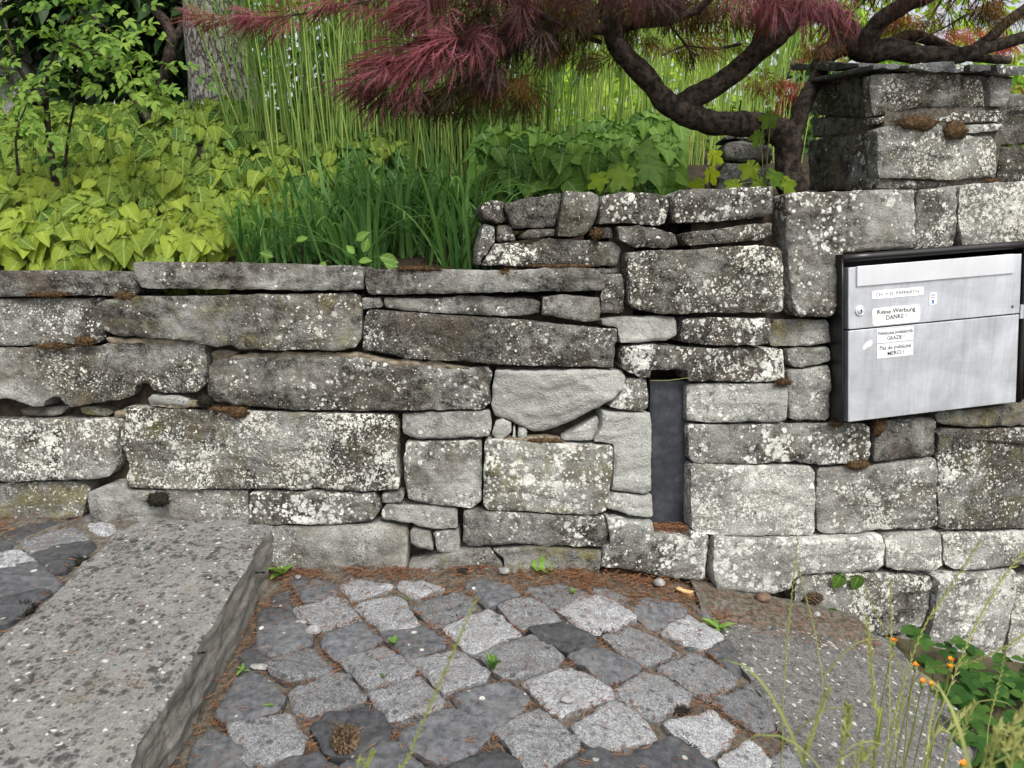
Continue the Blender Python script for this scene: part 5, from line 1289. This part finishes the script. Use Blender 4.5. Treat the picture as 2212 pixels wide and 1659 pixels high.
branch('branch', [(1455, 245, 2.0, 40), (1480, 222, 2.0, 50), (1542, 190, 1.98, 46), (1600, 145, 1.97, 46), (1650, 90, 1.96, 48), (1690, 55, 1.95, 46), (1735, 20, 1.94, 40), (1800, 40, 1.94, 30), (1850, 65, 1.95, 26)], 3)
branch('branch', [(1640, 100, 1.96, 34), (1652, 50, 1.95, 34), (1660, -10, 1.94, 30), (1665, -90, 1.93, 24)], 4)
branch('branch', [(1700, 310, 2.02, 44), (1722, 260, 2.04, 40), (1745, 215, 2.08, 36), (1765, 170, 2.12, 36), (1785, 120, 2.14, 46), (1830, 88, 2.14, 46), (1870, 92, 2.13, 40)], 5)
branch('branch', [(1780, 118, 2.14, 44), (1840, 92, 2.13, 52), (1890, 110, 2.12, 52), (1960, 110, 2.12, 44), (2040, 122, 2.12, 38), (2110, 108, 2.12, 30), (2200, 85, 2.14, 28), (2300, 70, 2.15, 24)], 6)
branch('branch', [(1868, 125, 2.12, 40), (1880, 75, 2.10, 42), (1905, 40, 2.08, 40), (1950, 10, 2.06, 36), (2010, -20, 2.05, 36), (2080, -80, 2.05, 30)], 7)
branch('branch', [(1900, 112, 2.16, 30), (1960, 80, 2.18, 26), (2030, 100, 2.2, 24), (2100, 122, 2.2, 22), (2180, 130, 2.22, 18)], 8)
branch('branch', [(1330, 62, 1.92, 26), (1290, 66, 1.9, 24), (1245, 60, 1.88, 20), (1200, 48, 1.85, 16), (1130, 15, 1.82, 12), (1040, -20, 1.8, 8)], 9)
branch('branch', [(1345, 55, 1.93, 24), (1390, 48, 1.92, 20), (1440, 42, 1.9, 20), (1500, 22, 1.88, 16), (1560, -30, 1.86, 12)], 10)
branch('branch', [(1300, 92, 1.93, 10), (1270, 78, 1.92, 16), (1262, 74, 1.92, 10)], 11)
branch('branch', [(2100, 112, 2.14, 26), (2160, 60, 2.12, 24), (2230, 10, 2.1, 20)], 12)
for k, pts in enumerate(([(800, 0, 1.72, 5), (700, 22, 1.70, 4), (600, 38, 1.68, 3.5), (560, 48, 1.67, 3)], [(1150, 40, 1.84, 8), (1050, 60, 1.78, 6), (960, 80, 1.74, 5), (880, 95, 1.72, 4)], [(1600, 95, 1.95, 8), (1540, 105, 1.93, 5), (1480, 100, 1.92, 4), (1430, 120, 1.9, 3)],
                        [(1180, 55, 1.85, 6), (1150, 110, 1.84, 4), (1120, 150, 1.83, 3)], [(1440, 45, 1.9, 6), (1490, 110, 1.92, 4), (1500, 150, 1.92, 3)], [(2090, 30, 2.1, 6), (2040, 60, 2.1, 4), (1970, 95, 2.1, 3)])):
    branch('twig', pts, 20 + k, 6, 6)
def maple_leaf(rg_):
    """finely cut palmate leaf: narrow lobes with side teeth, unit length along +y"""
    vs_, fs = [], []
    for a, L in ((0, 1.05), (17, .95), (-17, .95), (36, .78), (-36, .78), (62, .50), (-62, .50)):
        a = R(a + rg_.uniform(-6, 6)); L *= rg_.uniform(.85, 1.1); d = Vector((math.sin(a), math.cos(a), 0)); s_ = Vector((d.y, -d.x, 0))
        b = len(vs_); z = rg_.uniform(-.10, .05)
        def q(t, w): return d * t * L + s_ * w + Vector((0, 0, z * t - .22 * t * t * L))
        vs_.extend([q(.02, 0), q(.3, .010), q(.3, -.010), q(.6, .022), q(.6, -.022), q(1.12, 0)])
        fs.extend([(b, b + 1, b + 2), (b + 1, b + 3, b + 4, b + 2), (b + 3, b + 5, b + 4)])
        for t in (.34, .50, .66, .80):
            for sg in (-1, 1):
                c = len(vs_); l = (.20 if t < .7 else .12) * rg_.uniform(.7, 1.2)
                vs_.extend([q(t, 0), q(t + .055, 0), q(t + l * 1.25, sg * l * .50)]); fs.append((c, c + 1, c + 2))
    return vs_, fs
rg = random.Random(77); mleaf = [maple_leaf(rg) for _ in range(8)]
def sprays(mat, specs, name='foliage', parts=0):
    """specs: list of (px, py, Y, rx px, ry px, rY, n, direction, size, tint)"""
    mb2 = MB(); allv = []
    for px, py, Y, rx, ry, rY, n, dr, size, tint in specs:
        for _ in range(n):
            u = Vector((rg.gauss(0, 1), rg.gauss(0, 1), rg.gauss(0, 1))).normalized() * rg.random() ** .5
            p = at(px + u.x * rx, py + u.y * ry, Y + u.z * rY)
            d = Vector(dr) + Vector((rg.gauss(0, .38), rg.gauss(0, .38), rg.gauss(0, .28)))
            nr = Vector((rg.gauss(0, .5), rg.gauss(-.35, .4), .75))
            allv.append((p, d, nr, size * rg.uniform(.7, 1.25), max(0, min(1, rg.gauss(tint + .25 * u.y * -1, .18)))))  # upper leaves tinted lighter, painting light from above into the colour
    meshes = []
    for v, f in mleaf:
        me = bpy.data.meshes.new('leaf'); me.from_pydata([tuple(p) for p in v], [], f); me.materials.append(MT[mat]); meshes.append(me)
    allv.sort(key=lambda s: s[0].y)
    for i, (p, d, nr, sz, t) in enumerate(allv):
        k = rg.randrange(len(mleaf)); v, f = mleaf[k]; Mx = orient(d, nr)
        if i < parts:
            o = bpy.data.objects.new('leaf', meshes[k]); link(o, maple)
            o.matrix_local = Matrix.Translation(p - maple.location) @ Mx.to_4x4() @ Matrix.Scale(sz, 4); o.color = (1 + t, 1, 1, 1)
        else:
            mb2.add([p + Mx @ (q * sz) for q in v], f, t)
    o = mb2.build(name, MT[mat], maple, False, maple.location); o['kind'] = 'stuff'
LD = (-.75, -.15, -.45)
sprays('maple', [
    (870, 130, 1.70, 95, 36, .06, 30, (-.97, -.12, -.28), .095, .75), (940, 100, 1.71, 100, 40, .07, 28, (-.92, -.12, -.34), .095, .72), (810, 178, 1.68, 55, 22, .04, 14, (-.88, -.1, -.42), .095, .60), (900, 192, 1.71, 80, 16, .05, 20, (-.75, -.1, -.5), .090, .25),
    (1010, 80, 1.74, 105, 50, .08, 46, (-.7, -.1, -.55), .085, .22), (1040, 145, 1.77, 85, 42, .07, 36, (-.5, -.1, -.65), .080, .08), (900, 15, 1.72, 140, 34, .08, 30, (-.85, -.1, -.40), .090, .60), (1090, 40, 1.80, 115, 50, .09, 60, (-.3, -.1, -.7), .080, .06),
    (1000, -60, 1.80, 300, 45, .12, 110, (-.4, -.2, -.6), .085, .35), (720, 2, 1.68, 70, 14, .03, 16, (-.9, 0, -.30), .075, .75), (590, 34, 1.66, 75, 12, .02, 18, (-.97, 0, -.15), .070, .85), (460, 40, 1.65, 60, 7, .02, 12, (-1, 0, -.03), .065, .9),
    (1420, -35, 1.84, 230, 34, .12, 60, (-.1, -.2, -.8), .080, .15), (1690, -20, 1.80, 130, 32, .06, 50, (.15, -.25, -.8), .080, .60), (1790, 12, 1.82, 70, 26, .05, 32, (.3, -.2, -.7), .078, .50), (1980, -70, 1.95, 220, 45, .15, 70, (.1, -.2, -.7), .08, .3),
    (1150, -260, 1.95, 600, 150, .35, 130, (-.1, -.2, -.6), .09, .4), (1750, -260, 2.0, 500, 150, .35, 110, (.1, -.2, -.6), .09, .4)], 'foliage', 150)  # last two sprays: unseen crown added overhead to block sky light
sprays('maple_olive', [
    (1180, 40, 1.90, 110, 50, .10, 85, (-.4, -.1, -.7), .070, .10), (1260, 120, 1.97, 110, 22, .08, 34, (-.5, 0, -.5), .055, .40), (1110, 185, 1.80, 70, 40, .06, 40, (-.3, 0, -.8), .070, .20), (1480, 92, 1.97, 130, 22, .10, 46, (.5, 0, -.5), .055, .60), (990, 200, 1.76, 90, 24, .06, 34, (-.5, 0, -.6), .070, .15),
    (1560, 20, 1.97, 160, 34, .12, 70, (.3, -.1, -.6), .060, .30), (1400, 5, 1.95, 150, 28, .12, 70, (-.2, 0, -.7), .065, .15), (1770, 95, 2.14, 70, 30, .08, 30, (.2, 0, -.7), .05, .75), (1650, 175, 2.2, 70, 30, .06, 20, (.4, 0, -.6), .045, .8), (1980, 40, 2.2, 140, 26, .12, 55, (.4, 0, -.5), .050, .5), (2140, 15, 2.1, 110, 30, .10, 65, (.5, 0, -.5), .055, .35), (1240, 0, 2.0, 150, 30, .12, 65, (-.2, 0, -.7), .065, .15), (1340, 60, 2.0, 120, 30, .1, 34, (.2, 0, -.6), .055, .25)], 'foliage')
sprays('maple_red', [
    (1712, 188, 2.35, 34, 22, .06, 13, (-.6, 0, -.4), .062, .6), (1675, 246, 2.4, 50, 9, .04, 9, (-.8, 0, -.25), .055, .4), (1772, 335, 2.2, 10, 36, .03, 12, (0, 0, -.9), .045, .15), (2080, 70, 2.5, 130, 26, .15, 46, (.4, 0, -.5), .055, .55), (2180, 95, 2.45, 80, 16, .12, 26, (.5, 0, -.4), .055, .5),
    (1190, 92, 1.98, 60, 10, .05, 10, (.7, 0, -.25), .06, .25), (1930, 35, 2.5, 80, 22, .12, 16, (-.4, 0, -.6), .055, .4), (1800, 128, 2.35, 90, 10, .08, 16, (-.4, 0, -.5), .05, .45), (2200, 190, 2.5, 40, 14, .08, 8, (.4, 0, -.6), .05, .2)], 'foliage')

# ------------------------------------------------------------------ sycamore seedlings
def palmate():
    out = []; lob = [(0, 1.0), (52, .86), (-52, .86), (112, .52), (-112, .52)]
    angs = np.linspace(-170, 170, 69)
    for a in angs:
        r_ = .42
        for l, L in lob:
            d = abs(a - l); r_ = max(r_, L * max(0, 1 - (d / 46) ** 1.6) * (1 + .06 * math.sin(a * .85)))
        out.append(Vector((r_ * math.sin(R(a)), r_ * math.cos(R(a)), -.12 * r_ * r_ + .05 * math.cos(R(a * 5)))))
    return out
PAL = palmate()
def lobed(mb, p, along, nrm, size, tint):
    Mx = orient(along, nrm); mb.add([p] + [p + Mx @ (q * size) for q in PAL], [(0, i + 1, i + 2) for i in range(len(PAL) - 1)], tint)
def seedling(label, leaves, base):
    root = empty('sycamore_seedling', base); tag(root, label, 'plant', 'sycamore seedlings behind the wall')
    ms = MB()
    for px, py, Y, size, tint, al, nr in leaves:
        p = at(px, py, Y); m1 = MB(); lobed(m1, p, al, nr, size * .72, tint); m1.build('leaf', MT['sycamore'], root, True, p)
        ms.tube([Vector(base), (Vector(base) + p) / 2 + Vector((0, 0, .02)), p], [.002, .0016, .0012], 5)
    ms.build('stem', MT['ivy_stem'], root, True, Vector(base))
s0 = at(1400, 430, 1.98)
seedling('dark sycamore seedling with broad lobed leaves behind the upper wall course', [(1400, 355, 1.93, .085, .08, (.3, -.2, -.5), (.1, -.9, .35)), (1350, 372, 1.92, .08, .18, (-.4, -.2, -.5), (0, -.7, .6)), (1395, 338, 1.96, .07, .12, (.1, .2, .5), (0, -.9, .3)), (1300, 385, 1.93, .06, .25, (-.6, 0, -.4), (0, -.7, .6))], s0)
seedling('glowing yellow green sycamore seedling in front of the stacked blocks', [(1540, 335, 2.2, .055, 1.0, (.3, 0, -.2), (.0, -.9, .4)), (1535, 372, 2.15, .055, .95, (.2, 0, -.4), (.1, -.9, .4)), (1510, 395, 2.1, .05, .5, (-.2, 0, -.4), (0, -.8, .5))], at(1530, 420, 2.15))
seedling('sycamore seedling climbing in front of the maple trunk', [(1665, 252, 1.95, .05, .15, (-.3, 0, -.5), (0, -.8, .5)), (1640, 292, 1.93, .045, .15, (-.2, 0, -.6), (.3, -.8, .4)), (1625, 360, 1.92, .055, .35, (-.3, 0, -.4), (.1, -.8, .5)), (1670, 378, 1.9, .065, .12, (.4, -.1, -.4), (0, -.6, .8)), (1590, 398, 1.9, .05, .3, (-.5, 0, -.3), (0, -.7, .6)), (1700, 395, 1.9, .06, .3, (.5, 0, -.6), (.2, -.7, .5)), (1640, 395, 1.9, .05, .25, (0, 0, -.6), (0, -.8, .5))], at(1650, 425, 1.93))

# ------------------------------------------------------------------ small weeds
def rosette(label, p, n, L, seed, kind='long', tint=.5, up_=.6, spread=1.0, nrm_bias=None, wide=1.0):
    rg_ = random.Random(seed); root = empty('weed', p); tag(root, label, 'weed', 'weeds growing in wall and paving')
    for k in range(n):
        az = 2 * math.pi * k / n + rg_.uniform(-.5, .5); d = Vector((math.cos(az) * spread, math.sin(az) * spread, up_ * rg_.uniform(.4, 1.3)))
        v, f, uv = leaf_shape(kind, rg_.uniform(.1, .35), .25, rg_); nr = Vector((-d.x, -d.y, 1.2)) if nrm_bias is None else Vector(nrm_bias)
        Mx = orient(d, nr); s_ = .78 * L * rg_.uniform(.6, 1.2); o0 = p + Vector((0, 0, .004 * k / n))
        m1 = MB(); m1.add([o0 + Mx @ Vector((q.x * wide * s_, q.y * s_, q.z * s_)) for q in v], f, max(0, min(1, rg_.gauss(tint, .12))), uv)
        m1.build('leaf', MT['weed'], root, True, o0)
    return root
rosette('single upright green weed sprig between light setts in the centre', gp('H:990,1080', .004), 5, .044, 1, 'oval', .35, 1.6, .7, None, .8)
rosette('tiny weed in the joint beside a dark sett', gp('H:400,930', .004), 5, .022, 2, 'oval', .35, 1.0)
rosette('tiny dark weed leaf below a light sett', gp('H:335,1130', .004), 3, .022, 3, 'oval', .15, 1.6)
rosette('small weed tuft in the joint under the slot', gp('H:1475,620', .006), 6, .016, 4, 'oval', .45, 1.0)
rosette('narrow leaved rosette at the corner of the dark slab', gp('I:380,830', .004), 8, .045, 5, 'long', .65, .5)
rosette('leafy weed with broad blades at the foot of the step', gp('G:1690,520', .010), 6, .062, 6, 'long', .6, .9, 1, None, 1.6)
rosette('small weed at the edge of the step near the dark setts', gp('G:1460,1085', .004), 4, .03, 7, 'long', .5, .7)
rosette('faint weed blade on a dark sett by the step', gp('G:1665,1300', .004), 2, .025, 8, 'long', .4, .9)
rosette('small weed in a joint right of the tall stalk', gp('H:480,660', .004), 4, .014, 9, 'oval', .3, 1.0)
def hanging(label, items, seed):
    rg_ = random.Random(seed); ps = [WALL_R.to3(*WALL_R.hit(pt(w)), h) for w, h, s_, al in items]
    root = empty('bindweed', ps[0]); tag(root, label, 'weed', 'weeds growing in wall and paving'); ms = MB()
    for (w, h, s_, al), p in zip(items, ps):
        v, f, uv = leaf_shape('ivy', .2, .3, rg_); Mx = orient(al, (rg_.uniform(-.3, .3), -1, .25)); m1 = MB()
        m1.add([p + Mx @ (q * s_) for q in v], f, rg_.uniform(.15, .35), uv); m1.build('leaf', MT['weed'], root, True, p)
    for a, c in zip(ps[:-1], ps[1:]): ms.tube([a, (a + c) / 2 + Vector((0, -.012, .004)), c], [.001, .001, .001], 4)
    ms.build('stem', MT['ivy_stem'], root, True, ps[0])
hanging('pair of pointed bindweed leaves hanging from a joint of the right wall', [('I:1070,480', .03, .042, (-.35, 0, -1)), ('I:1175,485', .03, .042, (-.2, 0, -1))], 1)
hanging('bindweed leaves at the wall foot right of the pine cone', [('I:1010,672', .035, .040, (.0, 0, -1)), ('I:1045,700', .03, .034, (.35, 0, -1)), ('I:1095,745', .03, .040, (.6, 0, -.8))], 2)
hanging('small bindweed in needles at the corner of the dark slab', [('I:325,645', .04, .026, (-.2, 0, -1)), ('I:375,655', .04, .024, (.4, 0, -1)), ('I:355,685', .05, .026, (0, 0, -1))], 3)
def little(label, items, seed):
    rg_ = random.Random(seed); ps = [at(px, py, Y) for px, py, Y, s_, t, al in items]; root = empty('weed', ps[0]); tag(root, label, 'weed', 'weeds growing in wall and paving')
    for (px, py, Y, s_, t, al), p in zip(items, ps):
        v, f, uv = leaf_shape('oval', .2, .3, rg_); Mx = orient(al, (rg_.uniform(-.4, .4), -.8, .6)); m1 = MB(); m1.add([p + Mx @ (q * s_) for q in v], f, t, uv); m1.build('leaf', MT['weed'], root, True, p)
    ms = MB(); b0 = Vector((ps[0].x, 1.80, .70))
    for p in ps: ms.tube([b0, (b0 + p) / 2 + Vector((0, 0, .012)), p], [.0012, .001, .0008], 4)
    ms.build('stem', MT['ivy_stem'], root, True, b0)
little('heart leaved seedling at the cap slab edge below the strap leaves', [(770, 520, 1.74, .036, .5, (.5, 0, .4)), (785, 545, 1.73, .034, .45, (.3, 0, .8)), (775, 565, 1.72, .03, .6, (.6, 0, .1)), (820, 555, 1.73, .045, .35, (.9, 0, -.2)), (830, 568, 1.72, .04, .4, (.8, 0, -.3)), (765, 548, 1.73, .026, .8, (-.4, 0, .5))], 11)
little('single pale cream leaf at the cap slab edge', [(702, 565, 1.72, .034, .95, (-.4, 0, -.8))], 12)
little('leaf edged with red on a long stalk above the cap slab', [(590, 555, 1.76, .034, .3, (-.7, 0, .3)), (640, 520, 1.78, .028, .6, (.9, 0, .3))], 13)
v, f, uv = leaf_shape('oval', .3, .8, rg); p = gp('H:1215,495', .022); Mx = orient((1, -.15, .0), (.2, -.5, .9)); m_ = MB(); m_.add([p + Mx @ Vector((q.x * .06, q.y * .062, q.z * .06 + .006 * math.sin(q.y * 18))) for q in v], f, .75, uv)
o = m_.build('fallen_leaf', MT['weed'], None, True, p); tag(o, 'curled yellow green leaf lying at the wall foot', 'leaf')

# ------------------------------------------------------------------ verge plants and grass stalks at the lower right
vg = Vector((1.05, 1.1, -.26))
m_ = MB(); nx_ = 40; vv = []
for j in range(41):
    for i in range(nx_ + 1):
        x = .50 + 2.2 * i / nx_; y = .1 + 1.75 * j / 40
        z = min(path_z(x) - .05, -.10 - .20 * (x - .5)) + .02 * noise.fractal(Vector((x * 8, y * 8, 3)), 1, 2, 3)
        vv.append(Vector((x, y, max(z, -.40))))
m_.add(vv, [(j * (nx_ + 1) + i, j * (nx_ + 1) + i + 1, (j + 1) * (nx_ + 1) + i + 1, (j + 1) * (nx_ + 1) + i) for j in range(40) for i in range(nx_)])
tag(m_.build('verge', MT['ground']), kind='structure')
rg = random.Random(91); m_ = MB(); lfo = [leaf_shape('oval', .15, .15, rg) for _ in range(4)]
def verge_z(x): return max(min(path_z(x) - .05, -.10 - .20 * (x - .5)), -.4)
for _ in range(560):                                                # round trifoliate leaves
    y = rg.uniform(.55, 1.62); x = rg.uniform(.80, 1.35) * (.55 + .45 * y / 1.3) + .10
    if x < .86 + .12 * (1.62 - y) and rg.random() < .9: continue
    p = Vector((x, y, verge_z(x) + rg.uniform(.01, .085)))
    tn = max(0, min(1, rg.gauss(.10, .16)))
    a0 = rg.uniform(0, 6.28)
    for k in range(3):
        a = a0 + k * 2.09; v, f, uv = rg.choice(lfo); Mx = orient((math.cos(a), math.sin(a), .12), (rg.gauss(0, .2), rg.gauss(-.3, .2), 1)); s_ = rg.uniform(.024, .036)
        m_.add([p + Mx @ Vector((q.x * 1.35 * s_, q.y * s_, q.z * s_)) for q in v], f, tn, uv)
    m_.tube([p - Vector((0, 0, .07)), p], [.0008, .0006], 3, .5, cap=False)
o = m_.build('clover', MT['clover']); tag(o, 'green clover like ground cover at the wall foot, lower right', 'ground cover', kind='stuff')
def stalk(label, pts, head, seed, tint=.55, r=.0011, hr=.0035, blade=True, group='seeding grass stalks in the foreground'):
    """pts: (px, py, Y) from tip to base; head = share of the length that carries seeds"""
    rg_ = random.Random(seed); P = [Vector(at(*q)) for q in pts]
    gz = verge_z(P[-1].x) if P[-1].x > .5 else path_z(P[-1].x) - .01
    if P[-1].z > gz + .01: P.append(Vector((P[-1].x + rg_.uniform(-.03, .03), P[-1].y + rg_.uniform(-.03, .02), gz)))
    sp = [Vector(p) for p in spline([tuple(p) for p in P], 14)]; n = len(sp); base = sp[-1]
    root = empty('grass_stalk', base); tag(root, label, 'grass stalk', group)
    m1 = MB(); m1.tube(sp, [r * (.5 + .6 * i / n) for i in range(n)], 5, tint - .2, cap=False); m1.build('stem', MT['drygrass'], root, True, base)
    tot = sum((a - b).length for a, b in zip(sp[:-1], sp[1:])); m2 = MB(); L = 0; side = 1
    for a, b in zip(sp[:-1], sp[1:]):
        seg = (b - a).length; L += seg
        if L > tot * head: break
        d = (a - b).normalized(); s_ = d.cross(Vector((0, -1, .2))).normalized()
        for k in range(max(1, int(seg / .006))):
            side = -side; q = b + (a - b) * (k / max(1, int(seg / .006))); e = (d + s_ * side * rg_.uniform(.25, .55) + Vector((0, rg_.uniform(-.3, .3), 0))).normalized()
            l = hr * rg_.uniform(2.2, 3.4)
            m2.tube([q, q + e * l * .45, q + e * l], [.0003, hr * rg_.uniform(.28, .42), .0002], 5, max(0, min(1, tint + rg_.gauss(0, .12))), cap=False)
    m2.build('seed_head', MT['drygrass'], root, True, sp[0])
    if blade:
        q = sp[int(n * .72)]; az = rg_.uniform(0, 6.28); d = Vector((math.cos(az) * .6, math.sin(az) * .4, 1)).normalized(); bp = [q.copy()]
        for i in range(8):
            t = i / 8; q = q + (d - Vector((0, 0, 1.6 * t * t))).normalized() * .018; bp.append(q.copy())
        m3 = MB(); m3.strip(bp, [.0022 * (1 - (i / 8) ** 2) + .0002 for i in range(9)], Vector((-math.sin(az), math.cos(az), 0)), tint - .25, .2); m3.build('blade', MT['drygrass'], root, True, bp[0])
def I(a, b, Y): q = pt('I:%d,%d' % (a, b)); return (q[0], q[1], Y)
ST = [('thin upright seeding grass stalk in front of the long pale block', [I(855, 280, .98), I(825, 560, .97), I(790, 900, .95), I(765, 1300, .92), I(750, 1660, .90)], .45, .55, .0028),
      ('tall grass stalk leaning right towards the wall corner', [I(1945, 305, 1.02), I(1740, 620, 1.0), I(1600, 840, .98), I(1480, 1180, .95), I(1390, 1560, .92)], .55, .50, .0036),
      ('longest grass stalk leaning right out of the frame', [I(2230, 340, 1.0), I(2060, 560, .98), I(1900, 850, .96), I(1750, 1220, .93), I(1600, 1640, .90)], .40, .70, .0036),
      ('thin stalk leaning left between two upright ones', [I(1250, 570, 1.05), I(1330, 740, 1.05), I(1410, 920, 1.05), I(1480, 1110, 1.04), I(1560, 1400, 1.0)], .35, .6, .0022),
      ('blurred upright seed head in front of the dark slab', [I(1268, 745, .70), I(1290, 1000, .69), I(1312, 1250, .68), I(1318, 1600, .66)], .7, .55, .0028),
      ('pinkish upright grass stalk in front of the shaded block', [I(1412, 530, .92), I(1415, 800, .92), I(1405, 1100, .91), I(1385, 1560, .88)], .5, .85, .0024),
      ('short blurred seed head leaning right over the dark slab', [I(1045, 1180, .60), I(980, 1340, .60), I(905, 1560, .59), I(880, 1700, .58)], .6, .5, .0026),
      ('thick blurred seed head low over the dark slab', [I(1158, 1280, .55), I(1140, 1450, .55), I(1100, 1680, .54)], .8, .55, .0038),
      ('fine drooping stalk in front of the cone by the wall', [I(860, 450, 1.15), I(900, 620, 1.15), I(945, 790, 1.14), I(972, 930, 1.13), I(1000, 1250, 1.1)], .6, .8, .0016),
      ('arching yellow stalk crossing the right wall foot', [I(2240, 840, .95), I(2100, 930, .95), I(1900, 1020, .96), I(1700, 1050, .98), I(1590, 1090, 1.0), I(1520, 1300, 1.0)], .3, .6, .0028),
      ('yellow seed head leaning right at the lower right', [I(1890, 1290, .66), I(1760, 1430, .65), I(1620, 1640, .64)], .55, .75, .0028),
      ('pink seed head beside the orange flowers', [I(1700, 1150, .85), I(1670, 1290, .85), I(1640, 1450, .84), I(1620, 1700, .82)], .6, .95, .0022),
      ('pale straight stalk over the right edge of the dark slab', [I(1492, 1235, .68), I(1450, 1420, .68), I(1400, 1660, .67)], .4, .65, .0024),
      ('slim stalk rising beside the clover', [I(2105, 930, .9), I(2060, 1150, .9), I(2000, 1400, .88), I(1960, 1690, .86)], .25, .6, .0022),
      ('short seed head at the lower edge of the dark slab', [I(1290, 1545, .55), I(1240, 1620, .55), I(1200, 1720, .54)], .7, .6, .0026),
      ('broad blurred stalk at the lower right corner', [I(2230, 1290, .52), I(2100, 1450, .52), I(1950, 1680, .51)], .6, .65, .0034),
      ('second blurred stalk at the lower right corner', [I(2180, 1440, .50), I(2080, 1560, .50), I(2000, 1700, .49)], .6, .8, .0034),
      ('third blurred stalk at the very corner', [I(2240, 1480, .48), I(2180, 1600, .48), I(2120, 1740, .47)], .6, .75, .0034),
      ('stalk crossing low at the lower right', [I(1920, 1260, .6), I(1830, 1470, .6), I(1720, 1690, .59)], .5, .5, .003),
      ('lone tall blurred grass stalk rising over the centre of the paving', [(1030, 1290, .66), (985, 1395, .655), (935, 1510, .65), (885, 1630, .645), (850, 1740, .64)], .75, .55, .0024),
      ('small blurred seed head at the lower left of the paving', [(806, 1622, .55), (793, 1655, .55), (775, 1720, .54)], .7, .5, .0024)]
for i, (lb, pts, hd, tn, hr) in enumerate(ST): stalk(lb, pts, hd, 200 + i, tn, .0011, hr, i % 2 == 0)
rg = random.Random(17); m_ = MB()
for _ in range(130):                                                # loose verge grass
    x = rg.uniform(.62, 1.05); y = rg.uniform(.42, .80); p = Vector((x, y, verge_z(x))); az = rg.uniform(0, 6.28); d = Vector((math.cos(az) * .5, math.sin(az) * .4, 1)).normalized(); bp = [p.copy()]; L = rg.uniform(.12, .34) * (1 if x > .75 else .6)
    for i in range(7): t = i / 7; p = p + (d - Vector((0, 0, 1.3 * t * t)) + Vector((d.x, d.y, 0)) * t).normalized() * L / 7; bp.append(p.copy())
    w = rg.uniform(.0012, .0028); m_.strip(bp, [w * (1 - (i / 7) ** 2) + .0002 for i in range(8)], Vector((-math.sin(az), math.cos(az), .1)).normalized(), rg.uniform(.1, .9), .2)
o = m_.build('verge_grass', MT['drygrass']); tag(o, 'loose yellow green grass blades at the lower right corner', 'grass', kind='stuff')
def flower(label, p, seed):
    rg_ = random.Random(seed); root = empty('hawkweed', p); tag(root, label, 'flower', 'orange hawkweed flowers')
    m1 = MB()
    for k in range(16):
        a = 2 * math.pi * k / 16 + rg_.uniform(-.1, .1); l = .0054 * rg_.uniform(.7, 1.1); d = Vector((math.cos(a), math.sin(a), .35 + .5 * (k % 2))); s_ = Vector((-d.y, d.x, 0)) * .22
        m1.add([p, p + d * l * .6 + s_ * l, p + d * l, p + d * l * .6 - s_ * l], [(0, 1, 2, 3)])
    m1.build('petals', MT['flower'], root, False, p)
    m2 = MB(); g0 = Vector((p.x + .02, p.y + .02, verge_z(p.x))); m2.tube([p - Vector((0, 0, .012)), p - Vector((0, 0, .006)), p], [.001, .0035, .0028], 7, .3); m2.tube([p - Vector((0, 0, .01)), (p + g0) / 2 + Vector((-.01, 0, 0)), g0], [.0009, .0010, .0011], 5, .2, cap=False)
    m2.build('stem', MT['drygrass'], root, True, p)
for i, (a, b_, Y, lb) in enumerate(((1430, 895, 1.0, 'orange hawkweed flower nearest the shaded block'), (1562, 1042, .98, 'orange hawkweed flower above the slab edge'), (1772, 1052, .95, 'larger yellow orange hawkweed flower before the white block'), (1605, 1142, .92, 'left one of the two low orange hawkweed flowers'),
                                (1660, 1158, .92, 'right one of the two low orange hawkweed flowers'), (1850, 1640, .60, 'orange flower at the bottom edge of the picture'), (1775, 1012, .96, 'hawkweed bud just above the larger yellow orange flower'))):
    flower(lb, Vector(at(*I(a, b_, Y))), i)
m_ = MB(); m_.tube([WALL_R.to3(*WALL_R.hit(pt(w)), h) for w, h in (('E:1925,805', .012), ('E:2030,802', .016), ('E:2160,790', .006))], .0007, 4, .8)
o = m_.build('fallen_straw', MT['drygrass']); tag(o, 'thin dry grass stem lying across the top of the slot', 'stem')
